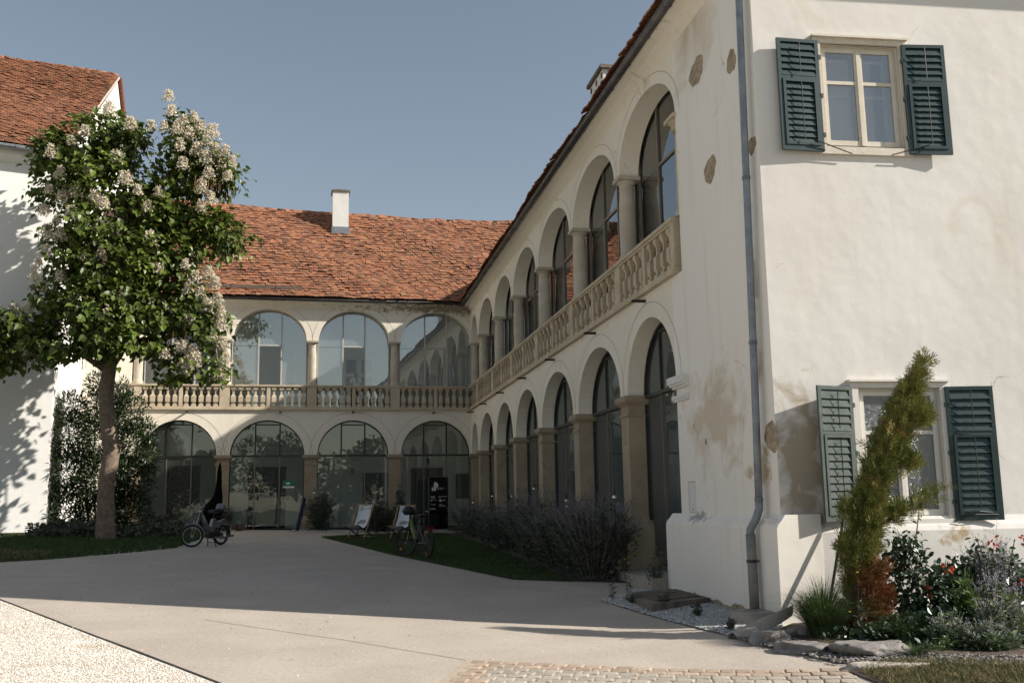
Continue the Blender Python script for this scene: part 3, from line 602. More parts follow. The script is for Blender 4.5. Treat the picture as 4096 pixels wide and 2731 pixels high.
MB().box(-15.3, 3, .46, 3.3, 9.70, 9.80).build('ceiling', M_inner, back)
iw = MB().box(-15.3, 3.2, 3.3, 3.6, .2, 9.8).build('inner_wall', M_inner, back)
MB().box(-15.3, -15.0, .46, 3.3, .2, 9.8).build('inner_end_wall', M_inner, back)
MB().box(-15.3, 6, 3.62, 8.0, .2, 9.9).build('rear_block', M_cream, back)
for i, (a, b, zb, zs, rs) in enumerate(opsL): glazing_lower(back, a, b, .24, zs, rs, .85)
for i, (a, b, zb, zs, rs) in enumerate(opsU): glazing_upper(back, a, b, .43, M_ivory, clearmid=i in (1, 2, 3))
for u in (-11.25, -7.71, -4.84, -1.58): spout(back, u)
def inner_door(parent, x0, x1, z0, z1, kind, d=3.3):
    fr = MB(); t = .11; fr.box(x0, x0+t, d-.06, d-.001, z0, z1); fr.box(x1-t, x1, d-.06, d-.001, z0, z1); fr.box(x0+t, x1-t, d-.06, d-.001, z1-t, z1)
    if kind != 'dark': fr.box(x0-.03, x1+.03, d-.085, d-.001, z1, z1+.05)
    dr = fr.build('door', M_door if kind in ('panel', 'glazed') else (M_brn if kind == 'wood' else M_dark), parent)
    xm = (x0+x1)/2
    if kind in ('panel', 'glazed'):
        for a, b in ((x0+t, xm-.004), (xm+.004, x1-t)):
            lf = MB(); lf.box(a, b, d-.045, d-.002, z0, z1-t); l = lf.build('door_leaf', M_door, dr)
        for a, b in ((x0+t, xm), (xm, x1-t)):
            nn = 3
            for k in range(nn):
                h = (z1-t-z0-.3)/nn; q = MB(); q.box(a+.12, b-.12, d-.056, d-.046, z0+.12+k*(h+.04), z0+.12+k*(h+.04)+h-.10)
                q.build('door_pane' if kind == 'glazed' else 'door_panel', M_dark if kind == 'glazed' and k != 5 else M_door, dr)
        q = MB(); q.tube([(xm+.06,d-.05,z0+1.02),(xm+.06,d-.11,z0+1.02),(xm+.19,d-.11,z0+1.02)], .010, 6); q.build('door_handle', M_chr, dr)
    else:
        q = MB(); q.box(x0+t, x1-t, d-.02, d-.001, z0, z1-t); q.build('door_leaf', M_dark, dr)
        if kind == 'wood': q = MB(); q.tube([(x1-t-.12,d-.03,z0+1.05),(x1-t-.12,d-.09,z0+1.05),(x1-t-.26,d-.09,z0+1.05)], .011, 6); q.build('door_handle', M_chr, dr)
    return dr
inner_door(back, -12.25, -10.95, 1.25, 3.46, 'dark')
d2 = inner_door(back, -9.0, -7.45, .82, 3.34, 'wood')
inner_door(back, -2.12, -.70, .82, 3.24, 'wood')
wq = MB(); wq.box(-4.20,-3.15,3.24,3.299,1.66,3.10); wd = wq.build('inner_window', M_dark, back)
for z in (2.15, 2.62): MB().box(-3.80,-3.62,3.225,3.239,z-.42,z).build('window_bar', M_inner, wd)
wq = MB(); wq.box(-.14,.45,3.24,3.299,1.95,3.03); wq.build('inner_window', M_brn, back)
inner_door(back, -8.75, -7.25, 5.78, 8.36, 'panel'); inner_door(back, -5.20, -3.62, 5.78, 8.36, 'glazed'); inner_door(back, -12.1, -10.6, 5.78, 8.3, 'glazed')
for x, z in ((-4.66, 3.05), (-1.35, 3.45)): MB().lathe([(.05,0),(.05,.26)], 12, (x, 3.22, z)).build('wall_lamp', M_blk, back)
for x, z in ((-6.85, 7.0), (-3.05, 7.0)): MB().box(x-.13, x+.13, 3.27, 3.299, z-.1, z+.1).build('wall_sign', M_wpr, back)
nt_ = MB().box(-8.46,-8.13,3.18,3.19,2.06,2.28).build('paper_notice', M_wpr, d2); MB().box(-7.92,-7.70,3.18,3.19,1.82,2.03).build('paper_notice', M_wpr, d2)
MB().box(-7.83,-7.55,3.18,3.19,1.64,1.80).build('paper_notice', M_wpr, d2)
gs = MB().box(-7.56,-7.10,.205,.212,2.50,2.72).build('green_notice', M_gsign, back); MB().box(-7.55,-7.11,.200,.204,2.43,2.50).build('notice_strip', M_wpr, gs)
q = MB(); q.prism([(-7.42,2.57),(-7.30,2.57),(-7.27,2.67),(-7.31,2.63),(-7.345,2.67),(-7.38,2.63),(-7.42,2.67)], .198, .204, axis=1); q.build('notice_emblem', M_wpr, gs)
# roof
ang = R(48)
def sagB(u, s):
    x = u+5.96
    rz = np.interp(x, [-12,-4.2,.28,3.44,8.6,12], [15.5,15.14,14.78,14.62,14.73,14.8])
    return (rz-14.70-.10)*np.clip(s/6.3,0,1)*.62+.03*np.sin(x*.8+s)*np.clip(s,0,1)
rf = MB(); LB = 6.42
for i in range(30):
    ua, ub = -15.6+i*.72, -15.6+(i+1)*.72
    for k in range(6):
        s1, s2 = LB*k/6, LB*(k+1)/6
        P = []
        for (u, s) in ((ua,s1),(ub,s1),(ub,s2),(ua,s2)):
            o = float(sagB(np.array(u), np.array(s)))-.01; P.append((u, -.42+s*math.cos(ang)-o*math.sin(ang), 9.99+s*math.sin(ang)+o*math.cos(ang)))
        rf.quad(*P)
o_ = lambda u: float(sagB(np.array(u), np.array(LB)))-.01
for i in range(30):
    ua, ub = -15.6+i*.72, -15.6+(i+1)*.72
    f = lambda u: (u, -.42+LB*math.cos(ang)-o_(u)*math.sin(ang), 9.97+LB*math.sin(ang)+o_(u)*math.cos(ang))
    A, B = f(ua), f(ub); rf.quad(A, B, (ub, 8.4, 9.9), (ua, 8.4, 9.9))
roofB = rf.build('roof', M_under, back)
tile_roof(roofB, -12.5, 4.4, -.47, 9.98, ang, LB, sag=sagB, near=(-2.5,-.5,10), seed=1, cull=lambda u, s: (u+.5) < s*math.cos(ang)*1.42+.4)
ridge_caps(roofB, [(u, -.42+LB*math.cos(ang)-o_(u)*math.sin(ang), 10.03+LB*math.sin(ang)+o_(u)*math.cos(ang)) for u in np.arange(-13, 4.6, 1.1)])
gutter(back, [(-15.3,-.41,9.94), (-.41,-.41,9.94)])
ch = MB(); ch.box(-5.65,-4.95,2.75,3.45,13.3,15.53); chb = ch.build('chimney', M_front, roofB)
MB().box(-5.70,-4.90,2.70,3.50,15.531,15.60).build('chimney_cap', M_conc, chb) if False else None
q = MB(); q.box(-5.71,-4.89,2.69,3.51,15.531,15.61); q.build('chimney_cap', M_conc, roofB)
q = MB(); q.box(-5.69,-4.91,2.69,2.745,13.55,13.90); q.build('lead_flashing', M_pipe, roofB)
q = MB(); q.box(-13,-6.92,-.27,-.17,10.36,10.50); sg = q.build('snow_guard_beam', M_beam, roofB)
for u in (-10.4, -9.7, -7.95): q = MB(); q.box(u-.02,u+.02,-.285,-.272,10.28,10.54); q.build('guard_bracket', M_alu, roofB)

# ---- right wing (local x = towards the camera, y inwards)
pn = [19.18,23.18,27.3,31.19,34.9,38.63]; U = lambda y: -(y-12.58)
pc = [U(y+.25) for y in pn]
eL = U(16.35)
opL = []; prev = eL
for c in pc: opL.append((c+.25, prev, .2, 3.72, 1.32)); prev = c-.25
opL.append((U(40.93), prev, .2, 3.72, 1.2))
opU = []; prev = U(15.83)
for c in pc: opU.append((c+.185, prev, 8.0, 8.33, 1.06)); prev = c-.185
opU.append((U(40.80), prev, 8.0, 8.33, 1.0))
mb = MB()
wall(mb, U(41.45), eL, 3.72, 5.50, .45, opL)
wall(mb, U(41.45), U(15.83), 8.33, 9.72, .42, opU)
pf = [(0,9.58),(-.07,9.66),(-.18,9.75),(-.34,9.82),(-.34,9.90),(.3,9.90),(.3,9.73),(.0,9.73)]
mb.prism(pf, U(40.6), .60, axis=0)
mb.build('plaster_wall', M_cream, side)
for a, b, zb, zs, rs in opL: ring_line(side, a, b, zs, rs, .28)
for a, b, zb, zs, rs in opU: ring_line(side, a, b, zs, rs, .22)
PS = pier_mesh(-.1, .25)
for c in pc+[U(41.2)]: link('pier', PS, side, (c, 0, 0))
for c in pc+[U(41.05)]: link('column', COLM, side, (c, .21, 6.51))
# end block: solid walls
eb = MB()
eb.box(eL, 0-.0, 0, .5, 3.72, 5.50); eb.box(eL, 0, 0, .5, 1.33, 3.72); eb.box(U(15.83), 0, 0, .5, 5.50, 9.72)
ebw = eb.build('end_block_wall', M_end, side)
pl = MB()
P_ = [(-.13,-.3),(-.125,1.24),(-.10,1.30),(-.05,1.35),(.0,1.42),(.5,1.42),(.5,-.3)]
pl.prism(P_, U(16.82), .13, axis=0)
pl.build('plinth', M_end, side)
hc = MB()
for z0, z1, o in ((3.30,3.34,.05),(3.34,3.40,.07),(3.52,3.56,.06),(3.56,3.60,.10),(3.60,3.72,.13)): hc.box(eL-.0, eL+.62, -o, .0-.001, z0, z1)
for z0, z1, o in ((3.30,3.34,.05),(3.34,3.40,.07),(3.52,3.56,.06),(3.56,3.60,.10),(3.60,3.72,.13)): hc.box(eL-o, eL-.001, -o, .3, z0, z1)
hc.build('impost_moulding', M_white, side)
hcl = MB(); hcl.lathe([(.15,1.55-1.55),(.165,.01),(.165,.04),(.15,.05),(.15,.11),(.19,.15),(.205,.18),(.20,.195)], 20, (U(16.02), .15, 8.06)); hcl.box(U(16.02)-.24, U(16.02)+.24, -.06, .38, 8.256, 8.329); hcl.build('half_capital', M_bal, side)
hs2 = MB(); hs2.lathe([(.215,0),(.2,.08),(.175,.15),(.172,.18),(.165,1.2),(.15,1.55)], 20, (U(15.98), .2, 6.51)); hs2.build('half_column', M_col, side)
balustrade(side, U(41.0)+.02, U(15.99), [(c, .19) for c in pc]+[(U(16.08), .10)], [(a+.14 if False else a2, b2) for a2, b2 in [(pc[0]+.19, U(16.18))]+[(pc[i+1]+.19, pc[i]-.19) for i in range(5)]+[(U(40.85), pc[5]-.19)] for a in (0,)], nb=4)
MB().box(U(41.2), U(12.9), .50, 3.3, 5.25, 5.62).build('gallery_floor', M_conc, side)
MB().box(U(41.2), U(12.9), .46, 3.3, .0, .42).build('ground_floor', M_conc, side)
MB().box(U(41.2), U(12.9), .46, 3.3, 9.62, 9.70).build('ceiling', M_inner, side)
MB().box(U(44), U(12.9), 3.3, 3.6, .0, 9.7).build('inner_wall', M_inner, side)
MB().box(U(15.6), U(15.4), .51, 3.29, .0, 9.6).build('inner_end_wall', M_inner, side)
for a, b, zb, zs, rs in opL: glazing_lower(side, a, b, .40, zs, rs, .45)
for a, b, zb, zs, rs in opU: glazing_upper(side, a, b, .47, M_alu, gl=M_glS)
for y in (17.85,21.43,25.55,29.4,33.3,37.0,40.3): spout(side, U(y), 5.40)
for i, y in enumerate((18.6, 25.3, 32.9)): inner_door(side, U(y+.9), U(y), .42, 2.9, 'wood' if i != 1 else 'dark')
st = MB(); st.box(U(19.1), U(16.83), -.42, .45, -.1, .33); st.build('door_step', M_concL, side)
# little meter door and drain pipe on the end block
md = MB(); md.box(U(15.95), U(15.66), -.006, -.001, 1.44, 1.93); mdo = md.build('meter_door', M_white, side)
q = MB(); q.box(U(15.955), U(15.655), -.009, -.0065, 1.93, 1.942); q.box(U(15.958), U(15.948), -.009, -.0065, 1.44, 1.93); q.box(U(15.95), U(15.66), -.009, -.0065, 1.436, 1.444); q.build('door_gap', M_rough, mdo)
q = MB(); q.torus(.012, .004, (U(15.78), -.014, 1.49), 12, 5); q.build('lock', M_alu, mdo)
py = lambda z: float(np.interp(z, [0,1.2,3.3,9.6], [13.05,12.98,12.88,12.66]))
q = MB(); zz = list(np.linspace(1.55, 9.75, 12)); q.tube([(U(py(z)), -.125, z) for z in zz], .051, 16); q.tube([(U(py(1.6)),-.125,1.62),(U(py(1.5)),-.125,1.5),(U(py(1.4))-.02,-.17,1.36),(U(py(1.2))-.07,-.235,1.22),(U(py(1.1))-.07,-.235,1.06)], .055, 16)
dp = q.build('downpipe', M_pipe, side, smooth=True)
q = MB(); q.tube([(U(py(1.0))-.06,-.235,1.16),(U(py(.5))-.02,-.235,.6),(U(py(.1)),-.235,.02)], .066, 18); q.build('cast_iron_pipe', M_pipe2, side, smooth=True)
for z in (1.60, 3.75, 6.1): MB().lathe([(.053,0),(.060,.004),(.060,.05),(.053,.054)], 16, (U(py(z)), -.125, z)).build('pipe_clamp', M_sil, dp)
q = MB(); q.lathe([(.07,0),(.074,.004),(.074,.04),(.07,.044)], 16, (U(py(.8))-.045, -.235, .78)); q.box(U(py(.8))-.045-.01, U(py(.8))-.045+.01, -.17, -.0, .79, .81); q.build('pipe_clamp', M_steel, dp)
q = MB(); q.tube([(U(py(.9))-.15,-.2,1.05),(U(py(.9))-.17,-.19,.85),(U(py(.9))-.15,-.2,.6),(U(py(.9))-.13,-.21,.4)], .008, 6); q.build('earthing_wire', M_steel, dp)
def patch(parent, u, z, ru, rz_, m, d=-.004, seed=0, T=None, n=30, name='bare_masonry'):
    r = random.Random(seed); mb = MB(); a1_, a2_, a3_ = (r.uniform(0,6) for _ in range(3)); rf_ = lambda k: 1+.10*math.sin(2*(2*PI*k/n)+a1_)+.07*math.sin(3*(2*PI*k/n)+a2_)+.05*math.sin(7*(2*PI*k/n)+a3_)+r.uniform(-.03,.03)
    pts = [(lambda q_: (u+ru*math.cos(2*PI*k/n)*q_, z+rz_*math.sin(2*PI*k/n)*q_))(rf_(k)) for k in range(n)]
    ins = [(u+(a-u)*.9, z+(b-z)*.9) for a, b in pts]
    for k in range(n):
        j = (k+1) % n
        mb.quad((pts[k][0],d+.003,pts[k][1]),(pts[j][0],d+.003,pts[j][1]),(ins[j][0],d-.004,ins[j][1]),(ins[k][0],d-.004,ins[k][1]))
        mb.quad((ins[k][0],d-.004,ins[k][1]),(ins[j][0],d-.004,ins[j][1]),(u,d-.002,z))
    o = mb.build(name, m, parent)
    return o
patch(side, U(14.75), 8.62, .30, .24, M_rough, seed=1); patch(side, U(14.38), 6.80, .26, .20, M_rough, seed=2); patch(side, U(13.35), 8.15, .16, .2, M_rough, seed=3)
patch(side, U(12.80), 6.62, .13, .14, M_rough, seed=4); patch(side, U(12.72), 2.46, .22, .20, M_rough, seed=5); patch(side, U(13.12), 2.40, .05, .22, M_rough, seed=6)
patch(side, U(15.1), 2.55, .035, .06, M_rough, seed=7); patch(side, U(15.6), 2.83, .02, .045, M_rough, seed=8)
# ragged missing plaster along the foot of the wall
q = MB(); r_ = random.Random(5); zt = [(.10+.02*math.sin(i*.9)+r_.uniform(-.03,.03)) for i in range(30)]
for i in range(29):
    ua, ub = -.1-i*.13, -.1-(i+1)*.13
    ga = G(5.9, 12.58-ua); gb = G(5.9, 12.58-ub)
    q.quad((ua,-.134,ga-.05),(ub,-.134,gb-.05),(ub,-.134,gb+zt[i+1]),(ua,-.134,ga+zt[i]))
q.build('exposed_foundation', M_rough, side)

# sunlit end face (own frame, same origin, turned to face the garden)
endf = Matrix.Rotation(PI/2+FRA, 4, 'Z')
def fobj(mb, name, m, parent=side, smooth=False, **t):
    o = mb.build(name, m, parent, smooth=smooth, **t)
    if parent is side: o.rotation_euler = (0, 0, PI/2+FRA)
    return o
mb = MB(); t_ = .42
wall(mb, 0.0, 9.5, 1.25, 5.0, t_, [(1.20, 2.40, 1.33, 3.11, 0)])
wall(mb, 0.0, 9.5, 5.0, 9.72, t_, [(1.00, 2.20, 6.55, 8.12, 0)])
fobj(mb, 'sunlit_wall', M_front)
mb = MB(); mb.prism([(-.10,-.5),(-.095,1.18),(-.07,1.24),(-.03,1.30),(.0,1.37),(.0+.3,1.37),(.3,-.5)], -.11, 9.5, axis=0); fobj(mb, 'garden_plinth', M_front)
mb = MB(); mb.prism([(0,9.55),(-.08,9.64),(-.25,9.73),(-.5,9.80),(-.5,9.90),(.3,9.90),(.3,9.73),(.0,9.73)], -.45, 9.5, axis=0); fobj(mb, 'eaves_cove', M_front)
# ragged corner: missing render strips
for (u, z, a, b, sd) in ((.05,.93,.06,.30,21),(.03,.62,.05,.07,22),(.10,-.02,.07,.13,23),(.035,.3,.03,.12,24)):
    o = patch(side, u, z, a, b, M_rockL if sd != 23 else M_rough, d=-.106, seed=sd, name='missing_render'); o.rotation_euler = (0,0,PI/2+FRA)
bk = MB(); bk.box(.6, 9.4, .421, 6, -.3, 9.6); fobj(bk, 'rear_rooms', M_inner) if False else None
def window_unit(x0, x1, z0, z1, m, gl, zbar, name='casement_window', old=True):
    """frame, two casements with four panes; x0..z1 is the opening"""
    mb = MB(); d = .10
    # reveal frame
    mb.box(x0, x0+.05, d-.03, d+.06, z0, z1); mb.box(x1-.05, x1, d-.03, d+.06, z0, z1); mb.box(x0+.05, x1-.05, d-.03, d+.06, z1-.05, z1); mb.box(x0+.05, x1-.05, d-.03, d+.06, z0, z0+.05)
    # outer trim boards on the wall
    mb.box(x0-.10, x0, -.035, .02, z0-.0, z1+.0); mb.box(x1, x1+.10, -.035, .02, z0, z1); mb.box(x0-.12, x1+.12, -.04, .02, z1+.0, z1+.08); mb.box(x0-.14, x1+.14, -.085, .02, z1+.08, z1+.11)
    mb.box(x0-.11, x1+.11, -.05, .10, z0-.11, z0)
    wn = fobj(mb, name, m)
    xm = (x0+x1)/2
    for a, b in ((x0+.05, xm-.005), (xm+.005, x1-.05)):
        c = MB(); s = .055; y0, y1 = d-.055, d-.01
        c.box(a, a+s, y0, y1, z0+.05, z1-.05); c.box(b-s, b, y0, y1, z0+.05, z1-.05); c.box(a+s, b-s, y0, y1, z0+.05, z0+.05+s+.02); c.box(a+s, b-s, y0, y1, z1-.05-s, z1-.05); c.box(a+s, b-s, y0, y1, zbar-.025, zbar+.025)
        cs = c.build('casement', m, wn)
        MB().box(a+s, b-s, d-.036, d-.030, z0+.05+s+.02, zbar-.025).build('pane', gl, wn); MB().box(a+s, b-s, d-.036, d-.030, zbar+.025, z1-.05-s).build('pane', gl, wn)
    c = MB(); c.box(xm-.03, xm+.03, d-.075, d-.056, z0+.05, z1-.05); c.build('centre_mullion', m, wn)
    # inner casements behind (double window) and dim room
    c = MB(); e = .13
    for a, b in ((x0+e, xm-.06), (xm+.06, x1-e)):
        c.box(a-.05, a, .26, .30, z0+.05, z1-.1); c.box(b, b+.05, .26, .30, z0+.05, z1-.1); c.box(a, b, .26, .30, z1-.16, z1-.10); c.box(a, b, .26, .30, zbar-.14, zbar-.09)
    c.build('inner_casement', m, wn)
    c = MB(); c.box(x0-.4, x1+.4, .9, .92, z0-.3, z1+.3); c.build('room_wall', M_inner, wn)
    return wn
window_unit(1.00, 2.20, 6.55, 8.12, M_wwood, M_glW, 7.55)
window_unit(1.20, 2.40, 1.33, 3.11, M_wwood2, M_glR, 2.50)
def shutter(label, hinge, z0, z1, width, yaw, rz_, side_, pm=None):
    pm = pm or M_green
    """louvred shutter hinged at hinge (u,d); yaw = opening angle off the wall"""
    mb = MB(); W_ = width; t = .035; st = .055; H_ = z1-z0; zm = z0+H_*.655
    mb.box(0, st, 0, t, 0, H_); mb.box(W_-st, W_, 0, t, 0, H_); mb.box(st, W_-st, 0, t, 0, .075); mb.box(st, W_-st, 0, t, H_-.05, H_); mb.box(st, W_-st, 0, t, zm-z0-.03, zm-z0+.03)
    a, b = .075, zm-z0-.03; s2 = .045
    mb.box(st+.004, st+s2, -.012, t-.004, a+.004, b-.004); mb.box(W_-st-s2, W_-st-.004, -.012, t-.004, a+.004, b-.004); mb.box(st+s2, W_-st-s2, -.012, t-.004, a+.004, a+s2); mb.box(st+s2, W_-st-s2, -.012, t-.004, b-s2, b-.004)
    sh = mb.build('shutter', pm, side)
    A = Matrix.Rotation(PI/2+FRA, 4, 'Z') @ Matrix.Translation((hinge[0], hinge[1], z0)) @ Matrix.Rotation(yaw, 4, 'Z') @ Matrix.Translation((-W_ if side_ < 0 else 0, 0, 0))
    sh.matrix_local = A
    if label: sh['label'] = label
    def slats(x0, x1, za, zb, n):
        h = (zb-za)/n
        for k in range(n):
            s = MB(); T = Matrix.Translation((0, t/2, za+(k+.5)*h)) @ Matrix.Rotation(R(-15), 4, 'X')
            s.box(x0, x1, -.005, .005, -h*.66, h*.66, T=T); s.build('slat', pm, sh)
    slats(st, W_-st, zm-z0+.03, H_-.05, 5); slats(st+s2, W_-st-s2, a+s2, b-s2, 10)
    for za, zb in ((zm-z0+.05, H_-.06), (a+s2+.02, b-s2-.01)):
        q = MB(); q.tube([(W_/2,-.045,za),(W_/2,-.045,zb)], .006, 6)
        n = 5 if za > b else 10
        for k in range(n): z = za+(zb-za)*(k+.5)/n; q.tube([(W_/2,-.045,z),(W_/2,-.01,z-.01)], .004, 5)
        q.build('tilt_rod', M_steel, sh)
    for z in (.25, H_*.5, H_-.25): q = MB(); x = W_ if side_ < 0 else 0; q.box(x-.02, x+.035, .0, .04, z-.03, z+.03); q.build('hinge', M_green, sh)
    return sh
shutter('dark green louvred shutter left of the upper window', (.945, -.075), 6.46, 8.13, .635, R(3), 0, -1)
shutter('dark green louvred shutter right of the upper window', (2.235, -.075), 6.46, 8.13, .635, R(-4), 0, 1)
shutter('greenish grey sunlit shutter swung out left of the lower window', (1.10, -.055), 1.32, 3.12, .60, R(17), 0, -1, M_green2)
shutter('dark green louvred shutter right of the lower window', (2.46, -.06), 1.30, 3.12, .66, R(-7), 0, 1)
for pts in ([(1.35,-.07,6.44),(.80,-.13,6.60)], [(1.95,-.07,6.44),(2.50,-.14,6.58)], [(2.40,-.07,1.28),(2.75,-.16,1.42),(2.95,-.14,1.40)], [(1.25,-.07,1.28),(.9,-.17,1.42)]):
    q = MB(); q.tube(pts, .008, 6); fobj(q, 'shutter_stay', M_steel)
# side wing roof (hipped towards the garden)
TL = 7.3; angS = R(38)
def sagS(u, s): return .02*np.sin(u*.9+s)
rf = MB(); ca, sa = math.cos(angS), math.sin(angS)
e0, zE = -.42, 9.91; D_ = TL*ca
rf.quad((-33,e0,zE),(.66,e0,zE),(.66-D_,e0+D_,zE+TL*sa),(-33,e0+D_,zE+TL*sa))
rf.quad((.66,e0,zE),(.24,9.4,zE),(.24-D_,9.4,zE+TL*sa),(.66-D_,e0+D_,zE+TL*sa))
rf.quad((-33,e0+D_,zE+TL*sa),(.5-D_,e0+D_,zE+TL*sa),(.5-D_,9.4,zE+TL*sa-.2),(-33,9.4,zE+.5))
rf.quad((-33,e0+.08,9.905),(.64,e0+.08,9.905),(.22,9.4,9.905),(-33,9.4,9.905))
roofS = rf.build('roof', M_under, side)
tile_roof(roofS, -27.6, .6, -.50, 9.90, angS, 3.0, sag=sagS, near=(-2,-.5,10), nsingle=300, seed=2, cull=lambda u, s: u < .5-s*.67)
gutter(side, [(-27.98,-.415,9.86), (.66,-.415,9.86)], .085)
q = MB(); q.tube([(.0,-.42,9.80),(-.02,-.38,9.70),(U(py(9.6)),-.18,9.62),(U(py(9.5)),-.125,9.5)], .05, 12); q.build('swan_neck', M_pipe, side, smooth=True)
q = MB(); q.box(U(26.75), U(25.38), 1.54, 2.20, 10.6, 13.58); q.build('chimney', M_white, roofS)
q = MB(); q.box(U(26.84), U(25.29), 1.45, 2.29, 13.582, 13.68); q.build('chimney_cap', M_conc, roofS)
q = MB()
for y in (25.5, 26.05, 26.6): q.box(U(y)-.05, U(y)+.05, 1.52, 1.538, 13.36, 13.50)
q.build('chimney_vent', M_brick, roofS)

# ---- tall house on the left
LA = R(17.0)
left = thing('tall_house', 'tall plain white house with old tiled roof at the left edge, behind the tree', 'building', (-8.97, 35.6, 0), LA)
lw = MB()
gx = lambda s: (.252*s, s)
def gpt(s, z): return (gx(s)[0], gx(s)[1], z)
zEv = 13.7; sR = 9.5; zR = 21.05; s2_ = sR*2
lw.quad((-30,0,1.0),(0,0,1.0),(0,0,zEv),(-30,0,zEv))
lw.quad(gpt(0,1.0), gpt(s2_,1.0), gpt(s2_,zEv), gpt(0,zEv)); lw.quad(gpt(0,zEv), gpt(s2_,zEv), gpt(sR,zR))
lw.quad((-30,0,1),(-30,20,1),(-30,20,zEv),(-30,0,zEv)); lw.quad((-30,20,1),gpt(s2_,1),gpt(s2_,zEv),(-30,20,zEv))
lw.build('white_wall', M_white, left)
q = MB(); q.box(-30, .0, .06, .3, -.2, 1.0); q.build('grey_footing', M_concL, left)
for x in (-.75,): q = MB(); q.box(x-.02, x+.02, .03, .058, .7, .98); q.build('footing_joint', M_steel, left)
q = MB(); q.prism([(0,13.35),(-.10,13.42),(-.14,13.5),(-.32,13.56),(-.36,13.66),(-.36,13.8),(.1,13.8)], -30, .05, axis=0); q.build('eaves_cornice', M_white, left)
angL = math.atan2(zR-13.85, sR+.55); TLL = math.hypot(zR-13.85, sR+.55)
rf = MB(); caL, saL = math.cos(angL), math.sin(angL)
rf.quad((-30,-.55,13.80),(.05,-.55,13.80),(gx(sR)[0]+.12,sR,zR),(-30,sR,zR)); rf.quad((-30,sR,zR),(gx(sR)[0]+.12,sR,zR),(gx(s2_)[0]+.1,s2_,zEv),(-30,s2_,zEv))
roofL = rf.build('roof', M_under, left)
def sagL(u, s): return .06+.04*np.sin(u*.9)+.05*np.sin(s*.7)
tile_roof(roofL, -9.5, 2.3, -.58, 13.80, angL, TLL, sag=sagL, near=(-1.2,-.5,14), nsingle=300, seed=3, cull=lambda u, s: u < .02+.252*(s*caL-.5))
ridge_caps(roofL, [(u, sR, zR+.07+.05*math.sin(u*.9)) for u in np.linspace(-10, gx(sR)[0], 10)], .12)
q = MB(); q.tube([(gx(s)[0]+.06, s, 13.84+(s+.55)*math.tan(angL)) for s in np.linspace(-.4, sR, 9)], .05, 6); q.build('verge_mortar', M_mortar, roofL)
gq = MB(); gq.tube([(gx(s)[0]+.10, s, 13.84+(s2_-s+.55)*math.tan(angL)) for s in np.linspace(sR, s2_, 6)], .10, 6); gq.build('far_verge', M_brick, roofL)
gutter(left, [(-30,-.62,13.78), (.05,-.62,13.78)], .085, M_pipe, step=1.4)
# ================================================================== TREES AND PLANTS
tx, ty = -6.75, 33.5
tree = thing('flowering_tree', 'tall tree full of white blossom and large leaves, in front of the white house', 'tree', (tx, ty, .8))
TO = np.array([tx, ty, .8])
def lump(pts, rad, n=14, sub=3, seed=1, amp=.08):
    """tapered trunk surface with knobbly noise"""
    P = [Vector(p) for p in pts]; Q = []; RR = []
    for i in range(len(P)-1):
        for k in range(sub):
            t = k/sub; Q.append(P[i].lerp(P[i+1], t)); RR.append(rad[i]*(1-t)+rad[i+1]*t)
    Q.append(P[-1]); RR.append(rad[-1]); mb = MB(); mb.tube(Q, RR, n); r = random.Random(seed)
    mb.v = [tuple(Vector(v)+Vector((r.uniform(-1,1), r.uniform(-1,1), 0))*amp*.25) for v in mb.v]; return mb
tr = lump([(.10,0,-.2),(.07,0,.3),(.05,0,1.0),(.03,0,1.7),(.10,.02,2.3),(.15,.02,2.8),(.05,0,3.25),(-.06,0,4.0),(-.10,0,4.8),(-.03,0,5.6),(.05,0,6.3)], [.33,.29,.262,.245,.25,.26,.242,.23,.225,.21,.19], 18, 3, 1, .06)
tr.build('trunk', M_bark, tree, smooth=True)
br = MB()
for pts, r_ in (([(.0,0,5.4),(.6,-.2,6.4),(1.3,-.3,7.4),(2.1,-.2,8.6),(2.4,0,10)], .13), ([(0,0,5.6),(-.6,.2,6.6),(-1.2,.2,8.4),(-1.3,.1,10.5)], .13), ([(0,0,6),(.1,.1,8),(.3,0,10.5),(0,0,12.4)], .16), ([(0,0,5.2),(-1,-.3,5.9),(-2.0,-.4,6.3),(-2.6,-.3,6.6)], .10), ([(0.3,0,6),(1.4,.2,6.4),(2.4,.2,6.6),(3.1,0,6.0)], .10), ([(.4,0,8.4),(1.6,0,9.6),(2.6,-.1,10.2)], .09), ([(.2,0,10),(1.2,0,11.4),(2.0,0,12.7)], .08), ([(2.3,-.6,6.6),(2.15,-.6,5.9),(2.2,-.6,5.3)], .03), ([(3.2,-.2,6.4),(3.3,-.2,5.6),(3.4,-.2,5.0)], .03)):
    n = len(pts); br.tube(pts, [r_*(1-.7*i/(n-1)) for i in range(n)], 8)
br.build('branches', M_bark, tree, smooth=True)
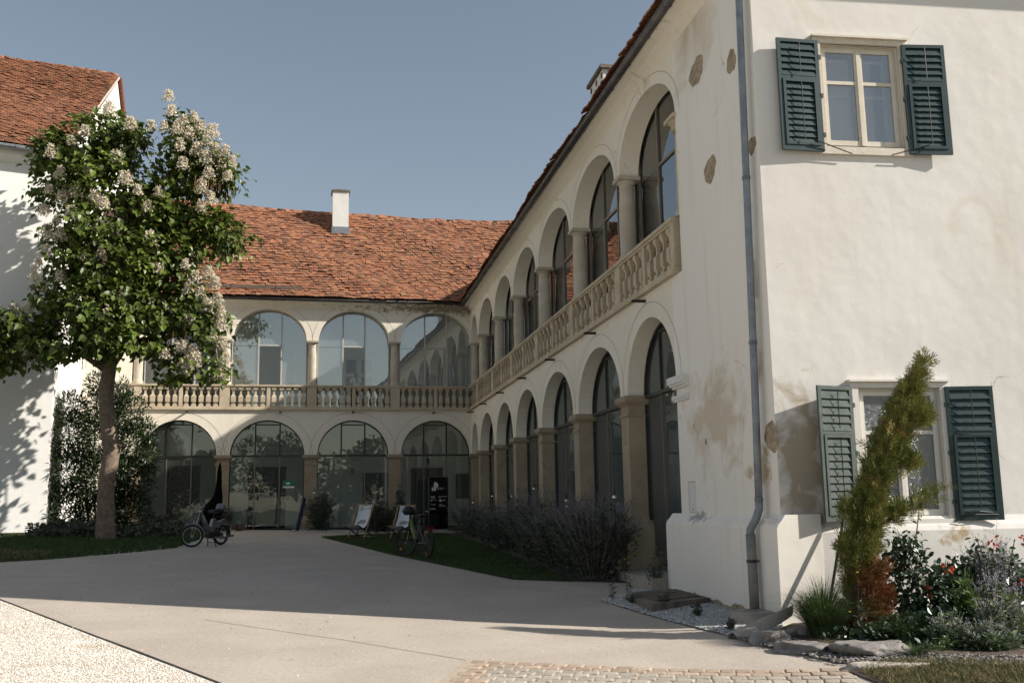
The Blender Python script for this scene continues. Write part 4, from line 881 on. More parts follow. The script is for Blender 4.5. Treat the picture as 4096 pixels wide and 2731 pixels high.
LB_ = [  # lobes: x, y, z, rx, ry, rz (world)
 (-7.5,33.5,13.7,1.15,1.2,1.05),(-6.65,33.3,13.8,.75,1.0,.9),(-8.5,33.3,13.2,.75,.9,.8),(-4.65,33.3,13.9,.65,.8,.95),(-4.0,33.3,13.2,.85,.9,.85),(-3.5,33.4,12.8,.55,.7,.5),(-4.6,33.5,12.5,.6,.8,.5),(-8.3,33.2,12.1,.8,1.1,.9),(-6.9,32.8,12.3,1.2,1.2,1.0),
 (-5.3,33.4,12.5,.55,.7,.6),(-5.6,33.2,11.5,1.0,1.1,.9),(-7.95,33.2,10.7,.85,1.0,.75),(-7.0,32.7,10.7,1.25,1.2,.9),(-4.2,33.4,11.0,.95,1.0,.7),(-3.3,33.4,10.7,.75,.8,.6),(-5.3,33.0,10.0,1.1,1.1,.8),(-7.75,33.0,9.5,.9,1.1,.7),(-6.6,32.6,9.4,1.3,1.2,.9),(-5.0,33.0,9.1,1.0,1.0,.75),
 (-8.1,32.9,8.3,.95,1.1,.7),(-6.9,32.4,8.1,1.4,1.3,.85),(-5.1,32.8,8.1,1.2,1.1,.8),(-4.0,32.9,8.4,.7,.8,.8),(-3.75,32.9,7.5,.6,.7,.7),(-9.3,32.8,7.5,1.0,1.0,.6),(-10.4,32.7,7.2,1.0,.9,.55),(-9.8,32.7,6.6,.9,.8,.5),(-8.0,32.6,7.0,1.1,1.1,.6),(-6.4,32.4,7.0,1.1,1.1,.55),(-5.2,32.7,6.9,.8,.8,.5),
 (-3.6,32.9,6.8,.4,.5,.6),(-3.35,32.9,6.0,.36,.4,.5),(-4.5,32.7,6.25,.58,.5,.36),(-4.55,32.8,5.95,.38,.4,.3)]
SP, SD, ix = lobe_points(LB_, 760, .5)
k_ = rng.integers(0, len(SP), 20000); D_ = SD[k_]
P = SP[k_]+rng.normal(0, 1, (len(k_), 3))*np.array([.25, .25, .13])+D_*0.0
P[:, 2] -= .35*np.linalg.norm((P-SP[k_])[:, :2], axis=1)
P2, D2, ix = lobe_points(LB_, 3000, .3); P = np.vstack([P, P2]); D_ = np.vstack([D_, D2])
keep = (P[:, 2] > 5.35); P, D_ = P[keep], D_[keep]
Dv = unit(D_*.75+rng.normal(0, .45, P.shape)+np.array([0, -.1, -.55])); Nv = unit(D_*.45+rng.normal(0, .35, P.shape)+np.array([.3, -.25, .85]))
S_ = .195*(.5+rng.random(len(P))*.8)
P = P-TO
order = np.argsort(P[:, 1]+rng.normal(0, .3, len(P))); a, b = order[:300], order[300:]
crown = leaf_obj('crown', P[b], Dv[b], Nv[b], S_[b], HEART, M_leaf, tree, seed=21)
TT = basis(Dv[a], Nv[a], S_[a]); lm = bpy.data.meshes.new('leaf'); lm.from_pydata(HEART[0], [], HEART[1]); lm.materials.append(M_leaf)
for i in range(len(a)):
    o = bpy.data.objects.new('leaf', lm); COL.objects.link(o); o.parent = crown; m = Matrix(TT[i].tolist()).to_4x4(); m.translation = P[a[i]].tolist(); o.matrix_local = m
# blossom panicles: (px-like hand list of x,z) plus a few scattered
FL = [(-8.6,12.9),(-8.3,12.2),(-8.6,11.7),(-8.2,11.4),(-7.8,11.6),(-8.7,11.0),(-8.3,10.7),(-7.9,10.9),(-8.6,10.3),(-8.2,10.2),(-7.6,10.6),(-7.2,11.4),(-6.9,11.2),(-7.4,12.2),(-7.6,13.6),(-6.9,14.3),(-6.6,12.7),(-5.9,11.7),(-5.6,11.2),(-7.0,10.5),(-5.5,10.1),(-6.3,12.0),
 (-5.1,14.9),(-5.0,14.4),(-5.2,13.9),(-4.8,13.8),(-4.6,14.2),(-4.3,14.3),(-4.4,13.7),(-4.1,13.9),(-3.9,13.5),(-3.7,13.8),(-3.6,13.2),(-3.3,13.3),(-3.4,12.8),(-3.1,12.9),(-3.9,12.9),(-4.2,13.2),(-4.7,13.3),(-3.8,12.4),(-3.2,12.4),(-4.0,11.9),(-3.7,11.6),(-4.6,12.7),(-5.3,11.7),(-4.0,11.3),(-5.6,13.9),
 (-4.4,9.4),(-3.7,9.1),(-4.1,8.9),(-3.5,8.8),(-3.9,8.5),(-3.4,8.3),(-3.3,7.9),(-3.7,8.0),(-3.3,7.5),(-3.5,7.1),(-4.3,8.6),(-3.2,6.9),(-3.1,6.4),(-3.3,5.9),(-4.2,7.6),
 (-9.4,7.9),(-9.3,7.2),(-9.2,6.8),(-8.9,6.6),(-9.7,7.5),(-8.7,8.6),(-8.8,9.3),(-8.6,9.7),(-7.4,9.5),(-6.9,9.6),(-6.2,8.3),(-6.8,6.9),(-4.9,6.5),(-4.45,6.7),(-4.1,6.55),(-4.2,6.2),(-4.4,6.0),(-4.0,6.3),(-8.9,8.9),(-9.0,7.9),(-8.1,8.9),(-5.2,9.2),(-8.0,13.3),(-6.2,13.8)]
CN = 190; fp_, fd_, fn_ = [], [], []
for (x, z) in FL:
    sc = random.uniform(.75, 1.2)
    for _ in range(int(CN*sc)):
        h = random.random()**.8; rr = .24*(1-h*.6)*sc; an = random.uniform(0, 2*PI); q = math.sqrt(random.random())
        fp_.append((x+rr*q*math.cos(an), 31.95+abs(x+6.2)*.14+rr*q*math.sin(an)*.8+random.uniform(-.05,.05), z-.22+h*.40*sc))
fp_ = np.array(fp_)-TO+rng.normal(0,.018,(len(fp_),3)); k = len(fp_)
leaf_obj('blossom', fp_, unit(rng.normal(size=(k,3))), unit(rng.normal(size=(k,3))*.6+[.4,-.6,.5]), .060*(.7+.6*rng.random(k))*1.0, STAR, M_flow, tree, seed=22, kind='stuff')
q = MB()
for _ in range(90):
    x, z = random.choice([(-5.9,6.7),(-3.6,12.0),(-8.4,10.2),(-4.6,7.2),(-7.4,6.4),(-5.6,7.0),(-3.9,12.1),(-8.9,6.6)]); x += random.uniform(-.5,.5); z += random.uniform(-.2,.2); y = 32.4+random.uniform(-.5,.5)
    L_ = random.uniform(.2,.35); q.tube([Vector((x,y,z))-Vector(TO), Vector((x+random.uniform(-.04,.04),y,z-L_))-Vector(TO)], .008, 3)
q.build('seed_pods', M_pod, tree, kind='stuff')

sT = .984; tree.location = (tx*sT, ty*sT, G(tx*sT, ty*sT)-.0); tree.scale = (sT, sT, sT)
def bush(name, label, cat, base, lobes, n, size, shape, m, shell=.4, droop=.2, stems=8, stem_m=None, group=None, seed=0, updir=.0, parts='foliage', jitter=.06, stem_r=.02):
    t = thing(name, label, cat, base, 0, group); B = np.array(base)
    P, D, ix = lobe_points(lobes, n, shell); P += rng.normal(0, jitter, P.shape)
    P[:, 2] = np.maximum(P[:, 2], base[2]+.02)
    Dv = unit(D*.8+rng.normal(0,.6,P.shape)+np.array([0,0,updir-droop])); Nv = unit(D*.5+rng.normal(0,.5,P.shape)+np.array([.2,-.2,.7]))
    leaf_obj(parts, P-B, Dv, Nv, size*(.6+.8*rng.random(len(P))), shape, m, t, seed=seed)
    if stems:
        s = MB()
        for i in range(stems):
            l = random.choice(lobes); e = Vector(l[:3])-Vector(base); s.tube([(random.uniform(-.15,.15), random.uniform(-.1,.1), -.05), e*.5+Vector((random.uniform(-.1,.1),0,.1)), e], [stem_r, stem_r*.7, stem_r*.3], 5)
        s.build('stems', stem_m or M_bark, t)
    return t
bush('evergreen_shrub', 'large dark evergreen shrub with narrow leaves behind the tree trunk', 'shrub', (-7.6,36.2,.85),
  [(-8.6,36.3,1.6,.85,.8,1.0),(-7.4,36.2,1.5,1.0,.8,.9),(-6.5,36.2,1.6,.75,.7,.8),(-8.5,36.3,2.9,.9,.8,.9),(-7.3,36.1,2.8,1.1,.8,1.0),(-6.4,36.2,2.7,.75,.7,.8),(-8.5,36.3,4.2,.8,.7,.9),(-7.5,36.1,4.1,.95,.8,1.0),(-6.5,36.2,3.9,.75,.6,.8),(-8.6,36.3,5.1,.55,.5,.6),(-7.4,36.2,5.2,.75,.6,.8),(-6.6,36.2,5.0,.55,.5,.7),(-6.1,36.2,4.3,.4,.4,.5),(-6.0,36.1,3.4,.4,.4,.6),(-7.7,36.2,5.9,.35,.35,.5),(-6.9,36.2,5.6,.3,.3,.5)],
  21000, .17, ([(0,0,0),(-.13,.4,.04),(0,1,-.06),(.13,.4,.04)], NARR[1]), M_laur, shell=.35, updir=.5, stems=24, seed=31)
# undergrowth at the tree foot
bush('ground_plants', 'low dark undergrowth around the foot of the tree trunk', 'plant', (-7.0,33.6,.8), [(-8.3,34.5,1.0,.7,.5,.3),(-7.3,33.8,.95,.8,.5,.28),(-6.2,33.6,.95,.7,.5,.22),(-5.2,34.5,.9,.7,.5,.2),(-8.6,33.4,1.0,.4,.3,.25)], 3000, .13, OVAL, M_dshr, shell=.2, stems=0, seed=32)
bush('ground_plants', 'small leafy weed in front of the glass left of the moped', 'plant', (-6.0,39.4,.85), [(-6.0,39.4,1.15,.35,.25,.35),(-5.4,39.5,1.0,.4,.2,.2)], 700, .10, OVAL, M_dshr, shell=.2, stems=5, seed=33)

# conifer by the sunlit wall (garden frame: u along the wall, d out)
ex, ey = math.cos(FRA), math.sin(FRA)
def W(u, d, z): return (5.96+u*ex-d*ey*1.0, 12.58+u*ey+d*ex, z)    # d negative = towards the garden
cu = lambda u: (5.96+u)*.975-5.96
cz = lambda z: 1.6+(z-1.6)*.975
cb = W(cu(.78), -1.02, -.07)
con = thing('leaning_conifer', 'slim leaning conifer with a browned patch low down, in front of the lower window', 'conifer', cb)
CL = [(.74,.15,.30),(.70,.45,.33),(.70,.75,.34),(.78,1.05,.33),(.86,1.35,.31),(.93,1.65,.30),(1.05,1.95,.30),(1.18,2.2,.31),(1.30,2.42,.31),(1.42,2.65,.30),(1.52,2.85,.22),(1.62,3.0,.18),(1.70,3.15,.13),(1.78,3.30,.08),(1.82,3.42,.05),(.6,1.0,.22),(1.60,2.68,.25),(1.72,2.62,.14),(1.2,1.36,.12),(1.35,1.44,.10),(1.52,1.52,.08),(1.68,1.58,.06),(1.80,1.64,.04),(1.9,1.67,.03),(.62,1.45,.16),(1.45,2.05,.18)]
lob = [(*W(cu(u), -1.02, cz(z)), r*.42, r*.5, r*.6) for u, z, r in CL]
SPR = ([(0,0,0),(-.028,.5,0),(0,1.1,0),(.028,.5,0)]+[(0,.1,0),(-.30,.50,.08),(-.24,.56,.05),(0,.1,0),(.30,.52,.06),(.25,.60,.03),(0,.35,0),(-.24,.86,-.05),(-.18,.90,-.03),(0,.35,0),(.22,.90,-.05),(.16,.94,-.03),(0,.2,.02),(-.10,.75,.22),(-.04,.78,.20),(0,.2,.02),(.12,.7,-.2),(.06,.74,-.18)],
       [(0,1,2),(0,2,3),(4,5,6),(7,8,9),(10,11,12),(13,14,15),(16,17,18),(19,20,21)])
def sprays(name, lobs, n, size, m, seed, parent, base, up=.9, shell=.25):
    P, D, ix = lobe_points(lobs, n, shell); P += rng.normal(0, .04, P.shape); Dv = unit(D*.8+rng.normal(0,.45,P.shape)+np.array([.25,0,up])); Nv = unit(D+rng.normal(0,.5,P.shape))
    leaf_obj(name, P-np.array(base), Dv, Nv, size*(.6+.8*rng.random(n)), SPR, m, parent, seed=seed)
sprays('foliage', lob, 11500, .125, M_con, 41, con, cb)
CD = [(.78,.66,.07),(.72,.50,.11),(.66,.32,.14),(.60,.14,.13),(.52,-.02,.09),(.90,.42,.07),(.80,.22,.10),(.84,.74,.05)]
sprays('dead_foliage', [(*W(cu(u), -1.22, cz(z)), r, r*.7, r) for u, z, r in CD], 2000, .13, M_cond, 42, con, cb)
q = MB(); q.tube([Vector(W(cu(u),-1.02,cz(z)))-Vector(cb) for u, z in ((.78,-.1),(.76,.6),(.85,1.2),(1.1,2.0),(1.4,2.6),(1.75,3.2))], [.05,.045,.04,.03,.02,.008], 8); q.tube([Vector(W(cu(u),-1.02,cz(z)))-Vector(cb) for u, z in ((.95,1.25),(1.3,1.4),(1.7,1.58))], [.02,.015,.006], 6); q.build('trunk', M_stem, con)
q = MB(); b_ = W(.84,-.62,-.1); q.tube([(0,0,0),(0,0,1.74)], [.037,.037], 14); o = q.build('support_stake', M_woodL, loc=b_, label='round wooden stake standing behind the leaning conifer', category='stake')
q = MB(); b_ = W(.30,-.45,.0); t_ = Vector(W(.78,-.20,1.36))-Vector(b_); q.tube([(0,0,-.05), t_], .020, 10); q.build('black_pole', M_steel, loc=b_, label='thin black iron rod leaning under the sunlit shutter', category='pole')

# rose bushes
def rose(label, base, lobes, n, reds, canes, seed):
    t = bush('rose_bush', label, 'rose bush', base, lobes, n, .085, OVAL, M_rose, shell=.35, droop=.35, stems=14, stem_m=M_stem, seed=seed, group='rose bushes along the garden wall', jitter=.05, stem_r=.012)
    B = np.array(base); P = []
    for (x, y, z) in reds:
        for _ in range(6): P.append((x+random.gauss(0,.028), y+random.gauss(0,.03), z+random.gauss(0,.025)))
    P = np.array(P)-B; k = len(P); leaf_obj('young_leaves', P, unit(rng.normal(size=(k,3))+[0,0,-.3]), unit(rng.normal(size=(k,3))+[.3,-.5,.4]), .06*(.7+.6*rng.random(k)), OVAL, M_red, t, seed=seed+1)
    q = MB(); pl = []
    for pts in canes:
        pts = [Vector(p)-Vector(base) for p in pts]; q.tube(pts, [.010]*(len(pts)-1)+[.005], 5)
        for i in range(len(pts)-1):
            for _ in range(7): pl.append(pts[i].lerp(pts[i+1], random.random())+Vector((random.gauss(0,.035), random.gauss(0,.03), random.gauss(0,.02))))
    q.build('canes', M_stem, t); pl = np.array([tuple(p) for p in pl]); k = len(pl); leaf_obj('cane_leaves', pl, unit(rng.normal(size=(k,3))+[0,0,-.3]), unit(rng.normal(size=(k,3))*.5+[.3,-.4,.7]), .075*(.7+.6*rng.random(k)), OVAL, M_rose, t, seed=seed+2)
    return t
w_ = lambda u, d, z: W(u, d, z)
rose('dense dark leaved rose bush right beside the browned conifer', W(1.55,-1.0,-.2), [(*w_(1.25,-1.0,.55),.36,.3,.42),(*w_(1.55,-1.1,.35),.42,.35,.40),(*w_(1.6,-1.0,.05),.5,.35,.35),(*w_(1.95,-1.1,.1),.4,.35,.35),(*w_(1.9,-1.0,.5),.36,.3,.30),(*w_(1.2,-.9,.95),.20,.2,.2),(*w_(1.5,-1.1,-.15),.5,.3,.2)], 4200,
  [w_(1.75,-1.35,.35),w_(1.82,-1.35,.33),w_(1.25,-1.3,.50),w_(1.55,-1.2,.78),w_(1.62,-1.2,.75),w_(.42,-.9,.48),w_(1.55,-1.35,.32)], [[w_(1.2,-.9,.7),w_(1.35,-.95,1.1),w_(1.45,-.9,1.45)],[w_(1.6,-1,.4),w_(1.7,-1,.85)],[w_(1.1,-1,.6),w_(1.15,-1,1.0)]], 51)
rose('rose bush with red young shoots in front of the lower shutter', W(2.3,-1.0,-.2), [(*w_(2.3,-1.1,.55),.38,.3,.32),(*w_(2.5,-1.1,.30),.36,.3,.36),(*w_(2.15,-1.0,.1),.4,.3,.3),(*w_(2.6,-1.0,.62),.26,.25,.22),(*w_(2.15,-1.0,.70),.25,.2,.2)], 2700,
  [w_(2.18,-1.2,1.05),w_(2.24,-1.2,1.08),w_(2.62,-1.2,1.10),w_(2.35,-1.4,.62),w_(2.42,-1.4,.60),w_(2.58,-1.4,.56),w_(2.66,-1.4,.55),w_(2.72,-1.4,.68),w_(2.28,-1.4,.48),w_(2.55,-1.4,.42),w_(2.8,-1.4,.56)], [[w_(2.2,-1,.5),w_(2.22,-1,.85),w_(2.12,-1,1.12)],[w_(2.5,-1,.5),w_(2.58,-1,.85),w_(2.65,-1,1.08)],[w_(2.7,-1.1,.2),w_(2.85,-1.1,.6),w_(2.95,-1.1,.85)],[w_(2.3,-1,.5),w_(2.12,-1,.8),w_(2.05,-1,.95)]], 54)
def sage(name, label, base, n, h, spread, m_leaf, m_fl, seed, group=None, leafs=26, lsize=.05, fl=14, lean=(0,0), fsize=.022, stem_r=.005, cat='shrub', stem_m=None, shape=NARR, skirt=0):
    r = random.Random(seed); t = thing(name, label, cat, base, 0, group); q = MB(); LP, LD, FP = [], [], []
    for i in range(n):
        an = r.uniform(0, 2*PI); rr = spread*math.sqrt(r.random()); hh = h*r.uniform(.6, 1.05)*(1-.25*(rr/spread)**2)
        tip = Vector((math.cos(an)*rr+lean[0]*hh, math.sin(an)*rr*.8+lean[1]*hh, hh)); b0 = Vector((math.cos(an)*rr*.25, math.sin(an)*rr*.2, 0)); mid = b0.lerp(tip, .5)+Vector((0,0,hh*.10))
        pts = [b0, b0.lerp(mid,.5)+Vector((0,0,.03*hh)), mid, mid.lerp(tip,.55)+Vector((0,0,.03*hh)), tip]; q.tube(pts, [stem_r, stem_r*.9, stem_r*.75, stem_r*.6, stem_r*.3], 3)
        def at(f): f *= 4; k = min(3, int(f)); return pts[k].lerp(pts[k+1], f-k)
        for _ in range(leafs):
            f = r.uniform(.05, .72); p = at(f)+Vector((r.gauss(0,.018), r.gauss(0,.018), r.gauss(0,.015))); LP.append(p); LD.append((r.gauss(0,1), r.gauss(0,1), .5))
        for _ in range(fl):
            f = .62+.38*r.random(); p = at(f)+Vector((r.gauss(0,.014), r.gauss(0,.014), 0)); FP.append(p)
        # side twigs
        for _ in range(2):
            f = r.uniform(.5,.85); p = at(f); e = p+Vector((r.uniform(-.12,.12), r.uniform(-.1,.1), r.uniform(.05,.18)))*h*.8; q.tube([p, e], [stem_r*.5, stem_r*.25], 3)
            for _ in range(fl//3): FP.append(p.lerp(e, r.uniform(.3,1))+Vector((r.gauss(0,.008), r.gauss(0,.008), 0)))
    if skirt:
        for _ in range(skirt):
            an = r.uniform(0, 2*PI); e = math.sqrt(r.random()); zz = h*.55*r.random(); LP.append(Vector((math.cos(an)*e*spread*(.75+zz/h*.4), math.sin(an)*e*spread*.7*(.75+zz/h*.4), zz))); LD.append((math.cos(an), math.sin(an), .4))
    q.build('stems', stem_m or M_sagS, t)
    LP = np.array([tuple(p) for p in LP]); k = len(LP); leaf_obj('foliage', LP, unit(np.array(LD)), unit(rng.normal(size=(k,3))+[.2,-.2,.6]), lsize*(.6+.8*rng.random(k)), shape, m_leaf, t, seed=seed)
    if fl: FP = np.array([tuple(p) for p in FP]); k = len(FP); leaf_obj('flowers', FP, unit(rng.normal(size=(k,3))), unit(rng.normal(size=(k,3))), fsize*(.6+.8*rng.random(k)), STAR, m_fl, t, seed=seed+1, kind='stuff')
    return t
GSG = 'grey stemmed sage shrubs in the bed along the piers'
WL = ([(0,0,0),(-.2,.4,.05),(0,1,-.05),(.2,.4,.05)], NARR[1])
for (x, y, h, sp, n, lb, ln) in ((5.1,35.6,1.5,.8,70,'sage shrub farthest along the piers, beside the black sign',(-.1,0)),(5.1,31.6,1.55,.8,75,'sage shrub between the third and fourth pier from the far corner',(0,0)),(5.0,27.6,1.55,.85,85,'sage shrub before the middle pier of the right wing',(-.05,0)),(5.0,23.6,1.9,.95,105,'tall sage shrub before the second nearest pier',(-.08,0)),(4.9,20.7,1.9,.95,120,'large sage shrub second from the near end of the lawn',(.0,0)),(5.15,19.1,1.85,.85,150,'sage shrub nearest the camera, hiding the foot of the nearest pier',(.04,0))):
    sage('sage_shrub', lb, (x, y, G(x, y)+.03), n, h*.95, sp*1.1, M_dshr, M_sagF2, int(y*7), GSG, 34, .085, 14, ln, stem_r=.007, shape=WL, skirt=n*9)
sage('sage_shrub', 'sage shrub against the far glass left of the deck chairs', (-.15,39.75,.75), 60, 1.9, .62, M_dshr, M_sagF2, 601, 'sage shrubs against the far glass', 50, .10, 10, shape=WL, skirt=900)
sage('sage_shrub', 'dark leafy shrub behind the gap between the two deck chairs', (2.1,39.3,.65), 55, 1.5, .75, M_dshr, M_sagF2, 602, 'sage shrubs against the far glass', 60, .11, 0, shape=WL, skirt=1200)
sage('sage_shrub', 'tall leafy stems before the pier right of the deck chairs', (2.95,39.9,.65), 18, 2.3, .22, M_dshr, M_sagF2, 603, 'sage shrubs against the far glass', 60, .11, 4, shape=WL)
sage('small_shrub', 'small shrub at the foot of the black parasol pier', (-3.55,39.3,.8), 22, 1.1, .25, M_dshr, M_sagF2, 604, None, 40, .09, 0, shape=WL)
sage('twiggy_plant', 'bare twiggy plant behind the moped', (-4.75,38.9,.82), 20, 1.45, .5, M_dshr, M_sagF2, 605, None, 3, .05, 0, stem_m=M_sagS, cat='plant')
for i, (u, d, h, sp, n, lb) in enumerate(((1.95,-1.55,.95,.30,60,'lilac sage clump nearest the rose bush'),(2.45,-.75,1.45,.40,80,'tall hazy lilac sage behind, at the right edge of the garden bed'),(1.60,-2.1,.70,.34,90,'silver green sage spilling into the lower right corner'),(.95,-2.15,.55,.25,45,'short sage with pale flower spikes in front of the roses'),(2.15,-1.25,1.2,.35,90,'upright hazy sage between the leafy perennials'),(1.25,-2.45,.45,.35,90,'low silvery sage above the dry grass'))):
    p = W(u, d, 0); sage('russian_sage', lb, (p[0], p[1], -.13), n, h, sp, M_sagL, M_sagF, 640+i, 'russian sage in the garden bed', 40, .065, (9 if u > 1.7 else 3), (.04,0), .016, .004, 'plant', shape=WL, skirt=900)
for i, (u, d, h, n, lb) in enumerate(((1.45,-1.75,.95,18,'bright green leafy perennial among the sage'),(1.75,-2.05,.75,20,'low bright green perennial near the right edge'))):
    p = W(u, d, 0); sage('leafy_perennial', lb, (p[0], p[1], -.13), n, h, .2, M_per, M_yel, 660+i, None, 40, .10, 0, cat='plant', stem_m=M_per, shape=WL)
def tuft(label, base, n, h, spread, m, seed):
    r = np.random.default_rng(seed); an = r.random(n)*2*PI; rr = spread*np.sqrt(r.random(n)); hh = h*(.6+.5*r.random(n)); V = []; F = []
    t = thing('grass_tuft', label, 'grass clump', base); at = []
    for i in range(n):
        d = np.array([math.cos(an[i]), math.sin(an[i])]); b0 = d*rr[i]*.3; pts = []
        for k in range(5):
            f = k/4; out = rr[i]*(.25+1.0*f**1.6); pts.append((d[0]*out, d[1]*out, hh[i]*(f-.42*f**2.6*(rr[i]/spread+.2))))
        s = np.array([-d[1], d[0]])*.0055; o = len(V)
        for k, p in enumerate(pts):
            w_2 = (1-k/4)*1.0+.1; V += [(p[0]-s[0]*w_2, p[1]-s[1]*w_2, p[2]), (p[0]+s[0]*w_2, p[1]+s[1]*w_2, p[2])]
        F += [(o+2*k, o+2*k+1, o+2*k+3, o+2*k+2) for k in range(4)]; at += [r.random()]*10
    me = bpy.data.meshes.new('blades'); me.from_pydata(V, [], F); me.materials.append(m); a = me.attributes.new('rnd', 'FLOAT', 'POINT'); a.data.foreach_set('value', at); link('blades', me, t); return t
tuft('big arching clump of ornamental grass below the leaning conifer, next to the downpipe', (5.85,11.35,-.0), 1500, .85, .62, M_gras, 5)
tuft('lower dark grass clump between the conifer and the field stones', (6.65,10.9,-.05), 700, .45, .55, M_gras, 6)
tuft('short grass tuft beside the pale flat stone', (6.1,9.9,-.05), 260, .22, .3, M_gras, 7)
def weed(label, base, h, n, sp, yel, seed, m=None, leafs=10):
    t = sage('weed', label, base, n, h, sp, m or M_dshr, M_yel, seed, None, leafs, .05, 0, cat='weed', stem_r=.003, stem_m=M_dshr, shape=WL); q = MB()
    for (x, y, z) in yel: q.lathe([(.003,0),(.014,.006),(.016,.012),(.004,.016)], 8, (x, y, z))
    if yel: q.build('flower_heads', M_yel, t, kind='stuff')
    return t
g_ = lambda x, y, o=.03: (x, y, G(x, y)+o)
weed('straggly weed with yellow flowers at the near corner of the end wall plinth', g_(5.66,16.95), .75, 16, .3, [(.03,0,.70),(-.2,0,.55),(-.32,.1,.6),(.1,0,.62)], 701, leafs=26)
weed('thin weed with a yellow flower at the gravel corner by the drive', g_(4.55,15.84), .45, 5, .1, [(0,0,.42)], 702)
weed('second thin yellow flowered weed left of the manhole slab', g_(4.85,15.95), .62, 6, .12, [(.02,0,.55),(-.04,0,.6)], 703)
weed('low weed in front of the manhole slab', g_(4.98,14.6), .28, 9, .14, [(.02,.02,.26),(-.03,0,.2)], 704, leafs=20)
weed('small green weed in the middle of the grey gravel', g_(5.14,13.66), .22, 9, .1, [], 705, leafs=20)
weed('tiny weed at the right end of the grey gravel', g_(5.1,12.37), .2, 7, .06, [], 706, leafs=16)
weed('flat weed at the gravel edge below the slab', g_(4.74,15.29), .14, 10, .16, [], 707, leafs=22)
p = W(.22,-1.6,0); weed('tall hawkweed with two yellow flowers in front of the grass clump', (p[0],p[1],-.1), .85, 5, .12, [(0,0,.86),(-.13,0,.42)], 708, leafs=8)
p = W(.80,-2.35,0); weed('broad leaved weeds at the foot of the rose bush', (p[0],p[1],-.12), .3, 20, .4, [(.05,0,.36)], 709, M_per, leafs=22)

bush('ground_plants', 'dark leafy undergrowth between the roses and the field stones', 'plant', W(1.0,-1.9,-.15), [(*W(.7,-1.5,0),.35,.35,.18),(*W(1.05,-1.7,.05),.4,.4,.25),(*W(1.4,-1.7,.05),.4,.35,.3),(*W(1.8,-1.7,.0),.4,.35,.25),(*W(.95,-2.2,-.05),.4,.3,.14),(*W(1.4,-2.3,-.05),.4,.3,.16),(*W(1.0,-1.2,.05),.4,.3,.2),(*W(.35,-1.7,-.02),.3,.25,.12),(*W(.6,-2.15,-.06),.3,.25,.10),(*W(.0,-1.5,-.0),.25,.2,.10)], 6500, .07, OVAL, M_rose, shell=.2, stems=0, seed=81)
# ================================================================== STONES AND GARDEN ITEMS
def rock(label, c, sx, sy, sz, rz, m, seed):
    bm = bmesh.new(); bmesh.ops.create_icosphere(bm, subdivisions=4, radius=1); from mathutils import noise
    for v in bm.verts:
        p = v.co.copy(); n = noise.noise(p*1.3+Vector((seed*7.1,0,0)))*.45+noise.noise(p*2.6+Vector((seed*3,5,0)))*.26+noise.noise(p*7+Vector((seed,1,0)))*.09
        v.co = p*(1+n); v.co.z = max(v.co.z, -.6); v.co.z = min(v.co.z, .62+.08*noise.noise(p*4))
        v.co.x *= sx; v.co.y *= sy; v.co.z *= sz
    me = bpy.data.meshes.new('field_stone'); bm.to_mesh(me); bm.free(); me.materials.append(m); me.polygons.foreach_set('use_smooth', [True]*len(me.polygons))
    o = link('field_stone', me, None, c, rz, label=label, category='stone', group='field stones edging the garden bed'); return o
rock('jagged grey stone under the bent gutter piece', (5.16,11.33,.02), .22,.20,.16, .3, M_rock, 1)
rock('long dark grey stone, second along the bed edge', (5.21,10.65,-.02), .32,.20,.13, -.9, M_rock, 2)
rock('wide flat grey stone half under the grass', (5.75,10.11,.01), .38,.25,.15, -.2, M_rock, 3)
rock('pale rounded stone nearest the camera', (5.47,9.47,-.06), .36,.13,.10, -.32, M_rockL, 4)
rock('small stone behind the bent gutter piece', (5.67,11.65,.04), .16,.12,.09, .2, M_rockL, 5)
q = MB(); q.lathe([(.30,-.1),(.30,.15),(.285,.17),(.13,.172),(.125,.12)], 28, (0,0,0)); q.build('drain_collar', M_concL, loc=(5.62,12.86,.0), label='round concrete drain collar around the foot of the downpipe', category='drain collar')
smooth_auto(bpy.data.objects['drain_collar'])
q = MB(); n = 12
P0, P1 = Vector((4.88,11.80,-.01)), Vector((5.72,11.88,.28)); d = (P1-P0); s = Vector((-.42,.9,0)).normalized(); vs = []
for i in range(9):
    f = i/8; wd = .17*(math.sin(PI*min(1,.25+f*.75))**.5)*(1 if 0 < i < 8 else .55)
    for k in range(n+1):
        a_ = -1+2*k/n; vs.append(P0+d*f+s*(a_*wd)+Vector((0,0,-.07*a_*a_+.05)))
o = len(vs); vs2 = [v-Vector((0,0,.012)) for v in vs]
fs = [(i*(n+1)+k, i*(n+1)+k+1, (i+1)*(n+1)+k+1, (i+1)*(n+1)+k) for i in range(8) for k in range(n)]; q.add([v-P0 for v in vs+vs2], fs+[tuple(x+o for x in f)[::-1] for f in fs])
q.build('bent_metal_sheet', M_concL, smooth=True, loc=tuple(P0), label='bent grey metal splash sheet lying against the drain collar', category='metal sheet')
mh = thing('manhole_slab', 'low weathered concrete manhole slab in the white gravel beside the end wall', 'manhole', (5.38,15.55,.04), R(-3))
q = MB(); q.prism([(-.66,.15),(-.60,-1.28),(.58,-.55),(.62,1.35),(-.35,.75)], -.1, .12); q.build('slab', M_conc, mh)
q = MB(); q.prism([(-.48,.20),(-.44,-.92),(.40,-.38),(.42,.95)], .1202, .135); cvr = q.build('cover', M_woodD, mh)
for x, y in ((-.15,-.25), (.12,.25)): q = MB(); q.box(x-.10, x+.10, y-.02, y+.02, .136, .140); o = q.build('lifting_slot', M_dark, cvr)

